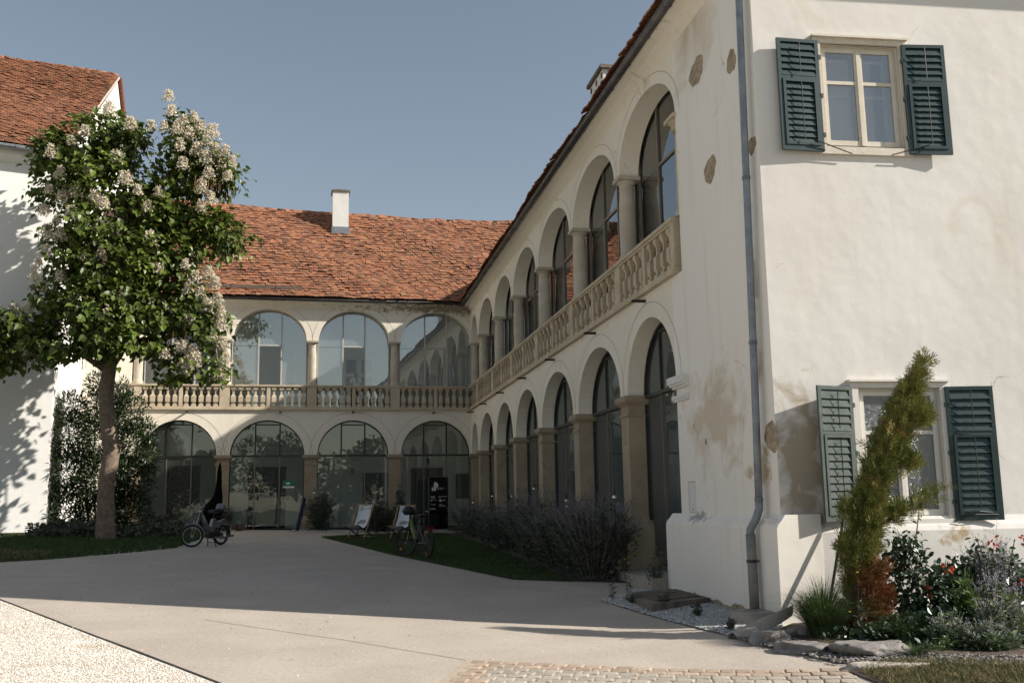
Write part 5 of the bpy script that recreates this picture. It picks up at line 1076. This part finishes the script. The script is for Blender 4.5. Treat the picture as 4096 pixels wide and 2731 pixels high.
# ================================================================== OBJECTS IN THE COURTYARD
# black sign
tt = thing('sign_totem', 'tall glossy black company sign with white lettering at the edge of the lawn', 'sign', (4.40,39.3,.66), R(1.5))
q = MB(); q.box(-.365,.365,0,.11,.08,2.08); q.build('panel', M_blkg, tt)
q = MB(); q.box(-.376,-.366,-.004,.114,.08,2.09); q.box(.366,.376,-.004,.114,.08,2.09); q.box(-.376,.376,-.004,.114,2.081,2.092); q.build('edge_trim', M_alu, tt)
q = MB(); q.box(-.33,.37,.01,.10,-.06,.079); q.build('base', M_concL, tt)
pan = tt.children[0]
def px2(x, y): return (-.367+(x-95)/510*.734, 2.085-(y-112)/1395*2.0)
q = MB()
for poly in ([(167,372),(213,408),(213,480),(167,480)], [(224,272),(276,232),(276,480),(224,480)], [(287,255),(340,290),(340,388),(287,388)]): q.prism([px2(*p) for p in poly], -.006, -.001, axis=1)
q.build('logo', M_wpr, pan)
for txt, sz, x, y, kw in (('NETZWERK', .062, 287, 430, {}), ('S C H L O S S', .040, 289, 457, {}), ('EUST', .075, 128, 662, dict(shear=.3, bold=.002)), ('FASERPOWER', .050, 348, 652, {}), ('DRI-MEIN', .045, 168, 738, {}), ('8', .085, 134, 756, dict(bold=.003)), ('pmh', .082, 432, 752, dict(shear=.3)), ('bottega', .058, 146, 862, {}), ('METALL', .045, 160, 984, dict(bold=.001)), ('Ge', .06, 362, 864, {}), ('NERAL', .03, 400, 852, {})):
    x_, z_ = px2(x, y); sgn(pan, txt, sz, M_wpr, x_, z_, -.004, **kw)
q = MB(); x_, z_ = px2(395, 741); q.torus(.040, .010, (x_, -.004, z_), 20, 5); q.prism([(x_-.02,z_-.01),(x_+.012,z_-.02),(x_+.02,z_+.012),(x_-.008,z_+.02)], -.006, -.001, axis=1)
for (x0, y0, x1, y1) in ((360,882,540,893),(155,672,262,677),(170,948,245,956),(130,950,152,984),(348,660,410,664)): (a0, b0), (a1, b1) = px2(x0, y0), px2(x1, y1); q.box(a0, a1, -.005, -.001, b1, b0)
q.build('logo_marks', M_wpr, pan)
# deck chairs
def deck_chair(label, loc, rz, lower=0):
    t = thing('deck_chair', label, 'deck chair', loc, rz, 'white deck chairs on the lawn'); w2 = .30
    def bar(a, b, x, wd=.022, th=.045): 
        q = MB(); A, B = Vector((x, *a)), Vector((x, *b)); q.tube([A, B], .022, 6); return q
    for s in (-1, 1):
        bar((-.10,0), (.62,1.12), s*w2).build('back_rail', M_woodL, t)
        bar((-.42,.44), (.72,.02), s*(w2-.05)).build('seat_rail', M_woodD, t)
        bar((.52,.98*.86), (.72,0), s*(w2+.04)).build('rear_leg', M_woodD, t)
    for a_, b_, c_ in ((w2,.61,1.10),(w2-.05,-.41,.44),(w2,.70,.05)): q = MB(); q.tube([(-a_,b_,c_),(a_,b_,c_)], .016, 6); q.build('cross_bar', M_woodL, t)
    pr = [(.61,1.10),(.50,.88),(.38,.66),(.24,.47),(.08,.36),(-.12,.34),(-.30,.38),(-.41,.45)]
    # smooth curve
    P = []
    for i in range(len(pr)-1):
        for k in range(4):
            f = k/4; P.append((pr[i][0]*(1-f)+pr[i+1][0]*f, pr[i][1]*(1-f)+pr[i+1][1]*f))
    P.append(pr[-1]); vs = []; hw = .235
    for (y, z) in P:
        for k in range(7): x = -hw+2*hw*k/6; vs.append((x, y+.012*(1-(x/hw)**2), z-.03*(1-(x/hw)**2)))
    n = len(P); fs = [(i*7+k, i*7+k+1, (i+1)*7+k+1, (i+1)*7+k) for i in range(n-1) for k in range(6)]; o = len(vs)
    q = MB(); q.add(vs+[(x, y+.004, z-.004) for x, y, z in vs], fs+[tuple(j+o for j in f)[::-1] for f in fs]); cv = q.build('canvas', M_canvas, t, smooth=True)
    th = math.atan2(.22, .11)
    tm = link('lettering', text_mesh('Oststeiermark', .062, M_gpr, 'lettering', ext=.001, shear=.1), cv, (-.17, .545, .95)); tm.rotation_euler = (math.atan2(.22,.12), 0, 0)
    q = MB(); q.torus(.055, .004, (-.15,0,.02), 16, 4); q.torus(.022, .011, (.19,0,.05), 10, 4); q.box(.186,.194,-.002,.002,-.02,.03); o_ = q.build('printed_heart_and_tree', M_gpr, cv, loc=(0,.54,.95)); o_.rotation_euler = (-(PI/2-math.atan2(.22,.12)), 0, 0)
    q = MB(); r = random.Random(3)
    for (x, z, rr) in ((0,.0,.045),(-.09,-.02,.035),(.08,-.03,.04),(.02,.07,.03),(-.05,.05,.022),(.13,.02,.025),(.07,.05,.02),(-.13,-.05,.025)): q.torus(rr, .006, (x,0,z), 14, 4); 
    o_ = q.build('printed_flowers', M_gpr, cv, loc=(0,.285,.535)); o_.rotation_euler = (-(PI/2-math.atan2(.19,.14)), 0, 0)
    q = MB()
    for (x, z) in ((0,0),(-.09,-.02)): q.torus(.010, .009, (x,0,z), 10, 5)
    o_ = q.build('printed_dots', M_redl, cv, loc=(0,.280,.537)); o_.rotation_euler = (-(PI/2-math.atan2(.19,.14)), 0, 0)
    return t
deck_chair('left deck chair with empty white printed canvas, wooden frame', (1.10,33.95,G(1.1,33.9)+.04), R(-30))
deck_chair('right deck chair, its canvas partly hidden by the bicycle handlebar', (2.45,33.3,G(2.4,33.3)+.04), R(-27))
# leaning blue parasol, pot, planter, black cover, table
q = MB(); q.tube([(0,0,0),(.28,.42,1.32)], [.035,.03], 8); q.tube([(.06,-.02,0),(.34,.40,1.28)], [.03,.025], 8); q.prism([(-.02,0),(.10,0),(.36,1.26),(.26,1.30)], .18, .20, axis=1); lp = q.build('folded_lounger', M_blue, loc=(-1.02,39.4,.72), label='folded dark blue sunshade leaning beside the glass door', category='sunshade'); 
q = MB(); q.lathe([(.10,0),(.145,.04),(.155,.12),(.14,.22),(.125,.27),(.105,.28)], 18, (0,0,0)); o = q.build('clay_pot', M_terra, loc=(-3.15,39.9,.80), smooth=True, label='rounded brown clay pot on the ground by the glass door', category='pot'); smooth_auto(o)
q = MB(); q.box(-.24,.24,-.22,.22,0,.72); q.box(-.26,.26,-.24,.24,.72,.76); q.build('black_planter', M_fab, loc=(-3.80,39.55,.80), label='square black planter box at the foot of the dark covered parasol', category='planter')
q = MB(); vs = []; prof = [(0,.02,.42,.02),(.3,.0,.44,.06),(.65,.02,.43,.02),(.95,.08,.36,-.0),(1.15,.16,.26,-.06),(1.3,.20,.18,-.06),(1.6,.225,.12,-.05),(1.9,.235,.10,-.03),(2.2,.235,.085,.0),(2.45,.245,.05,.0),(2.6,.255,.01,.0)]
n = 14
for z, cx, rr, dd in prof:
    for k in range(n): a_ = 2*PI*k/n; x = cx+(rr)*math.cos(a_)*(1.0 if math.cos(a_) < 0 else (.26-cx+.12)/max(rr,.05) if (cx+rr) > .38 else 1.0); vs.append((min(x, .38), rr*.35*math.sin(a_), z))
m_ = len(prof); q.add(vs, [(i*n+k, i*n+(k+1)%n, (i+1)*n+(k+1)%n, (i+1)*n+k) for i in range(m_-1) for k in range(n)]+[tuple(range((m_-1)*n, m_*n))]); o = q.build('covered_parasol', M_fab, smooth=True, loc=(-4.15,39.75,.82), label='tall closed parasol in a black cover standing before the pier behind the moped', category='parasol')
tb = thing('garden_table', 'pale table top just showing right of the evergreen shrub', 'table', (-6.75,39.4,.85))
q = MB(); q.box(-.45,.35,-.3,.3,.70,.73); q.build('table_top', M_concL, tb)
for x in (-.4,.3):
    for y in (-.25,.25): q = MB(); q.tube([(x,y,0),(x,y,.70)], .015, 6); q.build('leg', M_steel, tb)
# mirror-ball garden stakes
for (x, y, z, lb) in ((-.35,39.95,2.2,'garden stake with mirror ball above the shrub left of the deck chairs'),(2.94,40.0,2.28,'garden stake with mirror ball before the pier right of the deck chairs'),(5.5,37.4,1.72,'garden stake with mirror ball farthest along the piers'),(5.5,33.1,1.9,'garden stake with mirror ball second from the far corner'),(5.5,29.55,1.86,'garden stake with mirror ball third from the far corner'),(5.5,26.3,2.02,'highest garden stake with mirror ball, fourth from the far corner'),(5.45,22.5,1.68,'garden stake with two mirror balls before the second nearest pier'),(5.45,18.6,1.72,'garden stake with mirror ball in front of the nearest pier')):
    zb = G(x, y); t = thing('garden_stake', lb, 'garden stake', (x, y, zb), 0, 'mirror ball garden stakes'); h = z-zb
    q = MB(); q.tube([(0,0,0),(0,0,h-.05)], .008, 5); q.tube([(0,0,h+.04),(0,0,h+.12),(0,0,h+.16),(0,0,h+.26)], [.02,.025,.012,.004], 7); q.build('rod', M_steel, t)
    q = MB(); q.lathe([(.001,-.05),(.028,-.042),(.046,-.02),(.05,0),(.046,.02),(.028,.042),(.001,.05)], 12, (0,0,h)); q.build('mirror_ball', M_gball, t, smooth=True)
    if 'two' in lb: q = MB(); q.lathe([(.001,-.045),(.04,-.02),(.045,0),(.04,.02),(.001,.045)], 12, (.02,0,h-.13)); q.build('mirror_ball', M_gball, t, smooth=True)
# moped
def wheel(parent, name, r, tyre, c, rz=0, spokes=14, rim_m=None, hub=.035, w_=.03):
    e = MB(); e.torus(r-tyre/2, tyre/2, (0,0,0), 36, 8); wo_ = e.build(name, M_rub, parent, smooth=True, loc=c, rz=rz)
    e = MB(); e.torus(r-tyre-.008, .012, (0,0,0), 36, 6); e.build('rim', rim_m or M_chr, wo_, smooth=True)
    e = MB()
    for k in range(spokes): a_ = 2*PI*k/spokes+.2; e.tube([(hub*math.cos(a_+1),(-1)**k*w_*.6,hub*math.sin(a_+1)),((r-tyre)*math.cos(a_),0,(r-tyre)*math.sin(a_))], .0022 if spokes > 8 else .012, 4)
    e.tube([(0,-w_,0),(0,w_,0)], hub, 12); e.build('spokes', M_sil, wo_); return wo_
mz = G(-3.4,29.2)+.02
dv = Vector((.62,.785)); mrz = math.atan2(dv.y, dv.x)     # local +x = towards the rear wheel
mp = thing('parked_moped', 'old black and silver moped on its stand at the edge of the drive', 'moped', (-3.52,28.9,mz), mrz)
fw_ = wheel(mp, 'front_wheel', .30, .055, (0,0,.30), rz=-.75-.0, spokes=12, hub=.05); rw_ = wheel(mp, 'rear_wheel', .285, .06, (1.10,0,.30), spokes=6, rim_m=M_sil, hub=.07)
q = MB()
q.torus(.325, .012, (0,0,0), 20, 6, a0=R(-10), a1=R(125)); q.torus(.325, .022, (0,0,0), 20, 6, a0=R(-8), a1=R(122)); q.build('front_mudguard', M_sil, mp, loc=(0,0,.30), rz=-.75, smooth=True)
q = MB()
for s in (-.055, .055): q.tube([(0,s,.30),(.10,s,.62),(.20,s,.92)], [.014,.018,.016], 8)
q.tube([(.20,0,.90),(.24,0,1.06)], .014, 8); q.tube([(.16,-.30,1.14),(.24,-.16,1.10),(.245,0,1.05),(.24,.16,1.10),(.16,.30,1.14)], .011, 8); q.build('fork_and_handlebar', M_chr, mp, smooth=True)
for s in (-1, 1): q = MB(); q.tube([(.15,s*.30,1.145),(.09,s*.40,1.15)], .017, 8); q.build('grip', M_rub, mp)
q = MB(); q.tube([(.16,.30,1.14),(.20,.36,1.30),(.20,.36,1.38)], .005, 5); q.lathe([(.001,0),(.05,.005),(.05,.015),(.001,.02)], 14, (.20,.36,1.40), T=None); q.build('mirror', M_blk, mp)
q = MB(); q.box(-.05,.14,-.06,.06,.84,.93); q.box(-.065,-.05,-.05,.05,.85,.92); q.build('headlight', M_sil, mp)
q = MB(); q.box(.06,.075,-.075,-.060,.56,.64); q.box(.06,.075,.06,.075,.56,.64); q.build('fork_reflector', M_org, mp)
q = MB(); q.prism([(.20,.92),(.27,.90),(.47,.50),(.62,.40),(.80,.42),(.83,.50),(.66,.52),(.55,.60),(.30,.98)], -.05, .05, axis=1); fr_ = q.build('step_through_frame', M_sil, mp)
q = MB(); q.prism([(.66,.50),(.74,.74),(.82,.76),(.90,.66),(1.22,.74),(1.36,.62),(1.34,.55),(1.1,.60),(.92,.50)], -.055, .055, axis=1); q.build('rear_body', M_sil, mp)
q = MB(); q.prism([(.72,.36),(.95,.40),(1.02,.28),(.80,.22),(.62,.26),(.58,.34)], -.09, .09, axis=1); q.lathe([(.001,-.13),(.08,-.12),(.085,-.09),(.085,.09),(.001,.1)], 16, (0,0,0), T=Matrix.Translation((.68,0,.30)) @ Matrix.Rotation(PI/2, 4, 'X')); q.build('engine', M_blk, mp)
q = MB(); q.tube([(.72,-.11,.24),(1.0,-.13,.22),(1.45,-.13,.27)], [.018,.028,.03], 10); q.build('exhaust_pipe', M_sil, mp, smooth=True)
q = MB(); q.tube([(.76,0,.70),(.82,0,.94)], .016, 8); q.prism([(.66,.93),(.70,.99),(1.0,1.02),(1.10,1.0),(1.08,.93),(.85,.90)], -.10, .10, axis=1); q.build('saddle', M_blk, mp)
q = MB(); q.torus(.34, .03, (0,0,0), 18, 6, a0=R(-5), a1=R(150)); q.build('rear_mudguard', M_blk, mp, loc=(1.10,0,.30), smooth=True)
q = MB(); q.box(1.36,1.42,-.05,.05,.58,.66); q.build('tail_light', M_redl, mp)
q = MB(); q.box(.98,1.35,-.10,.10,.80,.815); q.tube([(1.0,.09,.81),(1.1,.06,.35)], .008, 5); q.tube([(1.30,.09,.81),(1.12,.06,.35)], .008, 5); q.build('luggage_rack', M_blk, mp)
q = MB(); q.tube([(.70,-.10,.22),(.76,-.16,.0),(.72,-.20,.0)], .014, 6); q.tube([(.70,.10,.22),(.76,.16,.0),(.72,.20,.0)], .014, 6); q.tube([(.73,-.13,.10),(.73,.13,.10)], .012, 6); q.build('centre_stand', M_blk, mp)
tlet = link('lettering', text_mesh('PUCH', .075, M_wpr, 'lettering', ext=.001, shear=.2), fr_, (.30,-.052,.84)); tlet.rotation_euler = (PI/2, R(62), 0)
hx = Matrix.Rotation(mrz, 4, 'Z') @ Vector((1.06,0,0)); q = MB(); q.lathe([(.13,0),(.145,.05),(.135,.11),(.10,.16),(.05,.185),(.001,.19)], 18); o = q.build('crash_helmet', M_sil, smooth=True, loc=(-3.52+hx.x,28.9+hx.y,mz+.985), label='rounded helmet lying on the moped saddle', category='helmet')
# bicycle
bz = G(2.2,24.8)+.035; bv = Vector((.40,-1.0)); brz = math.atan2(bv.y, bv.x)
bc = thing('parked_bicycle', 'lime green bicycle with black basket and handlebar bag standing on the near lawn edge', 'bicycle', (2.02,25.35,bz), brz)
wf = wheel(bc, 'front_wheel', .355, .05, (0,0,.36), rz=.35, spokes=20, rim_m=M_blk); wr = wheel(bc, 'rear_wheel', .355, .05, (1.10,0,.36), spokes=20, rim_m=M_blk)
q = MB(); q.tube([(.26,0,.92),(.48,0,.52),(.60,0,.36)], [.042,.045,.04], 10); q.tube([(.28,0,.82),(.52,0,.44)], .030, 8); q.build('down_tube', M_lime, bc, smooth=True)
q = MB(); q.tube([(.60,0,.34),(.74,0,.86),(.76,0,.96)], [.03,.024,.016], 8); q.tube([(.60,.05,.35),(1.10,.07,.36)], .013, 6); q.tube([(.60,-.05,.35),(1.10,-.07,.36)], .013, 6); q.tube([(.71,.02,.78),(1.10,.07,.37)], .011, 6); q.tube([(.71,-.02,.78),(1.10,-.07,.37)], .011, 6); q.build('rear_frame', M_sil, bc, smooth=True)
q = MB()
for s in (-.055,.055): q.tube([(0,s,.36),(.10,s,.62),(.16,s*.8,.74)], .018, 8)
q.tube([(.15,0,.72),(.24,0,.98),(.27,0,1.08)], .022, 8); q.tube([(.50,-.32,1.10),(.34,-.26,1.12),(.28,-.06,1.10),(.28,.06,1.10),(.34,.26,1.12),(.50,.32,1.10)], .012, 8); q.build('fork_and_handlebar', M_blk, bc, smooth=True)
for s in (-1, 1): q = MB(); q.tube([(.46,s*.31,1.10),(.60,s*.33,1.09)], .021, 8); q.build('grip', M_rub if s < 0 else M_sil, bc)
q = MB(); q.prism([(.62,.99),(.66,1.03),(.86,1.05),(.92,1.02),(.90,.97),(.76,.95)], -.07, .07, axis=1); q.build('saddle', M_blk, bc)
q = MB(); q.box(.88,1.30,-.10,.10,.74,.755); q.tube([(.92,.08,.74),(1.08,.07,.38)], .006, 5); q.tube([(1.26,.08,.74),(1.12,.07,.38)], .006, 5); q.build('luggage_rack', M_blk, bc)
q = MB()
for z in (.78,.86,.94,1.02): 
    q.tube([(.92,-.17,z),(1.36,-.17,z),(1.36,.17,z),(.92,.17,z),(.92,-.17,z)], .006, 5)
for x in (.92,1.03,1.14,1.25,1.36):
    for y in (-.17,.17): q.tube([(x,y,.78),(x,y,1.02)], .004, 4)
q.box(.92,1.36,-.17,.17,.765,.775); q.build('rear_basket', M_blk, bc)
q = MB(); q.box(1.34,1.37,-.09,.09,.68,.74); q.build('tail_light', M_redl, bc)
q = MB(); q.torus(.385, .022, (0,0,0), 20, 6, a0=R(20), a1=R(170)); q.build('rear_mudguard', M_blk, bc, loc=(1.10,0,.36), smooth=True)
q = MB(); q.tube([(.60,.0,.36),(.62,.10,.36),(.78,.12,.30)], .012, 6); q.tube([(.60,0,.36),(.58,-.10,.36),(.44,-.12,.42)], .012, 6); q.box(.72,.84,.10,.18,.28,.30); q.box(.38,.50,-.18,-.10,.41,.43); q.lathe([(.001,-.01),(.09,-.01),(.09,.01),(.001,.01)], 18, T=Matrix.Translation((.60,-.06,.36)) @ Matrix.Rotation(PI/2,4,'X')); q.build('crank_and_pedals', M_blk, bc)
for x in (.385,.835): q = MB(); q.box(x-.003,x+.003,(-.18 if x < .5 else .10),(-.10 if x < .5 else .18),(.408 if x < .5 else .28),(.43 if x < .5 else .30)); q.build('pedal_reflector', M_org, bc)
q = MB(); q.tube([(.82,.06,.34),(.70,.34,.0)], .009, 6); q.build('kickstand', M_sil, bc)
for w2_, an in ((wf, 3.9), (wr, 1.8), (wr, 4.6)): q = MB(); q.box(-.04,.04,-.006,.006,-.014,.014); o = q.build('spoke_reflector', M_org, w2_); o.location = (.25*math.cos(an),0,.25*math.sin(an)); o.rotation_euler = (0,-an,0)
tlet = link('lettering', text_mesh('KTM', .06, M_wpr, 'lettering', ext=.001), bc.children[2], (.36,-.047,.70)); tlet.rotation_euler = (PI/2, R(61), 0)
hb_ = Matrix.Rotation(brz,4,'Z') @ Vector((.16,0,0)); q = MB(); q.lathe([(.10,0),(.13,.04),(.125,.14),(.09,.2),(.04,.22)], 12); o = q.build('handlebar_bag', M_blk, smooth=True, loc=(2.02+hb_.x,25.35+hb_.y,bz+1.02), label='rounded dark bag hanging on the bicycle handlebar', category='bag'); o.scale = (1.1,1.2,1)

# ================================================================== BEHIND THE GLASS
# person seen from behind on the gallery
def bkpt(u, d, z): c, s = math.cos(BKA), math.sin(BKA); return (5.96+u*c-d*s, 41+u*s+d*c, z)
def skin_mesh(name, V, E, Rr, m, parent, sub=2, root=0):
    me = bpy.data.meshes.new(name); me.from_pydata(V, E, []); me.materials.append(m); o = link(name, me, parent)
    o.modifiers.new('skin', 'SKIN'); sd = me.skin_vertices[0].data
    for i, r in enumerate(Rr): sd[i].radius = (r, r) if isinstance(r, (int, float)) else r; sd[i].use_root = (i == root)
    s = o.modifiers.new('sub', 'SUBSURF'); s.levels = sub; s.render_levels = sub; o.modifiers['skin'].use_smooth_shade = True; return o
per = thing('person', 'woman in white t-shirt with long dark hair, seen from behind inside the gallery', 'person', bkpt(-4.62, 2.0, 5.63), BKA)
PZ = .14
V = [(0,0,.94),(0,0,1.12),(0,.0,1.30),(0,0,1.44),(0,0,1.50),(0,.01,1.58),(0,.02,1.66),
     (.17,0,1.40),(.22,.0,1.14),(.23,.03,.90),(-.17,0,1.40),(-.22,.0,1.14),(-.23,.03,.90),(.09,0,.88),(.10,0,.48),(.10,0,.07),(.10,.14,.03),(-.09,0,.88),(-.10,0,.48),(-.10,0,.07),(-.10,.14,.03),(.23,.05,.80),(-.23,.05,.80)]
E = [(0,1),(1,2),(2,3),(3,4),(4,5),(5,6),(3,7),(7,8),(8,9),(3,10),(10,11),(11,12),(0,13),(13,14),(14,15),(15,16),(0,17),(17,18),(18,19),(19,20),(9,21),(12,22)]
RR = [(.13,.10),(.115,.085),(.135,.09),(.11,.08),.05,.085,.075,.055,.040,.028,.055,.040,.028,.085,.055,.04,.035,.085,.055,.04,.035,.025,.025]
skin_mesh('body', V, E, RR, M_skin, per)
Vs = [(0,0,.86),(0,0,1.12),(0,0,1.30),(0,0,1.42),(.17,0,1.39),(.215,0,1.22),(-.17,0,1.39),(-.215,0,1.22)]
skin_mesh('t_shirt', Vs, [(0,1),(1,2),(2,3),(3,4),(4,5),(3,6),(6,7)], [(.155,.12),(.135,.10),(.155,.105),(.10,.085),.07,.06,.07,.06], M_shirt, per)
Vt = [(0,0,.92),(.09,0,.86),(.10,0,.48),(.10,0,.10),(-.09,0,.86),(-.10,0,.48),(-.10,0,.10)]
skin_mesh('trousers', Vt, [(0,1),(1,2),(2,3),(0,4),(4,5),(5,6)], [(.145,.11),.10,.068,.055,.10,.068,.055], M_trou, per)
Vh = [(0,-.02,1.67),(0,-.035,1.60),(0,-.06,1.50),(.02,-.10,1.36),(.04,-.11,1.24),(.05,-.10,1.16)]
skin_mesh('hair', Vh, [(0,1),(1,2),(2,3),(3,4),(4,5)], [.095,.10,.07,.045,.035,.012], M_hair, per)
q = MB(); q.lathe([(.001,-.02),(.014,-.01),(.010,.02),(.002,.04)], 8, (0,.105,1.60)); q.build('nose', M_skin, per)
# curved floor lamp, ochre cloth, flag
q = MB(); q.tube([(0,0,0),(.05,0,.45),(.16,0,.85),(.32,0,1.12),(.46,0,1.15),(.55,0,1.02),(.58,0,.86)], [.035,.03,.028,.026,.024,.022,.03], 10); q.lathe([(.14,0),(.14,.03),(.03,.04)], 18); q.build('arc_floor_lamp', M_blk, smooth=True, loc=bkpt(-7.75,1.6,5.63), label='dark curved floor lamp inside the gallery by the panelled door', category='floor lamp')
q = MB(); n = 20; vs = []
for i in range(6):
    z = 1.35*i/5
    for k in range(n): a_ = 2*PI*k/n; rr = (.17-.045*i/5)*(1+.14*math.sin(a_*5+i)); vs.append((rr*math.cos(a_), rr*.5*math.sin(a_), z))
q.add(vs, [(i*n+k, i*n+(k+1)%n, (i+1)*n+(k+1)%n, (i+1)*n+k) for i in range(5) for k in range(n)]+[tuple(range(5*n, 6*n))]); q.build('ochre_cloth', M_och, smooth=True, loc=bkpt(-9.1,.9,5.63), label='ochre cloth hanging inside the gallery glass beside the blossom', category='cloth')
fl = thing('beach_flag', 'tall pale flag with dark vertical lettering behind ground floor glass of the right wing', 'flag', (7.0,24.1,.42), R(-90))
q = MB(); q.tube([(-.55,0,0),(-.55,0,2.2),(-.50,0,2.8),(-.30,0,3.15),(.05,0,3.2),(.30,0,2.95)], .014, 6); q.build('flag_pole', M_blk, fl, smooth=True)
q = MB(); q.prism([(-.53,.5),(.45,.6),(.50,1.6),(.42,2.6),(.28,2.95),(.02,3.15),(-.30,3.10),(-.48,2.75),(-.53,2.2)], -.004, .004, axis=1); fc = q.build('flag_cloth', M_flag, fl)
for txt, x, z, sz in (('INGENIEURE GMBH', -.30, .95, .17), ('TECHNIK  DURKEN', -.05, .85, .17), ('GMBH', .22, 1.6, .15)):
    o = link('lettering', text_mesh(txt, sz, M_flagt, 'lettering', ext=.001), fc, (x, -.008, z)); o.rotation_euler = (PI/2, -PI/2, 0); o.scale = (1,-1,1)
# far trees behind the photographer, seen only in the glass
FTL = ['broad tree behind the viewer, mirrored left of the glass door', 'tree behind the viewer, mirrored in the glass door', 'tallest tree behind the viewer, mirrored above the deck chairs', 'left tree behind the viewer, mirrored by the evergreen shrub', 'leftmost tree behind the viewer, seen only in reflection', 'rightmost tree behind the viewer, seen only in reflection', 'nearest tree left of the frame, seen only in reflection']
def far_tree(x, y, h, r, seed):
    rr = random.Random(seed); lobes = [(x+rr.uniform(-r,r)*.6, y+rr.uniform(-r,r)*.6, h*(.35+.5*rr.random()), r*.55, r*.55, h*.2) for _ in range(9)]
    t = thing('far_tree', FTL[seed-900], 'tree', (x, y, 0), 0, 'trees mirrored in the glass'); P, D, ix = lobe_points(lobes, 7000, .4)
    leaf_obj('crown', P-np.array([x, y, 0]), unit(D+rng.normal(0,.6,P.shape)), unit(D+rng.normal(0,.5,P.shape)+[0,0,.5]), .36*(.6+.8*rng.random(len(P))), OVAL, M_tree2, t, seed=seed)
    q = MB(); q.tube([(0,0,-.5),(0,0,h*.5)], [.35,.2], 8); q.build('trunk', M_bark, t)
for i, (x, y, h, r) in enumerate(((-16,-28,10,4.5),(-8,-34,9,4.5),(0,-36,11,5),(-26,-18,10,5),(-34,-6,9,5),(9,-38,10,5),(-30,8,7,4))): far_tree(x, y, h, r, 900+i)
for o in SC.objects:
    if o.name.startswith(('pane',)): pass
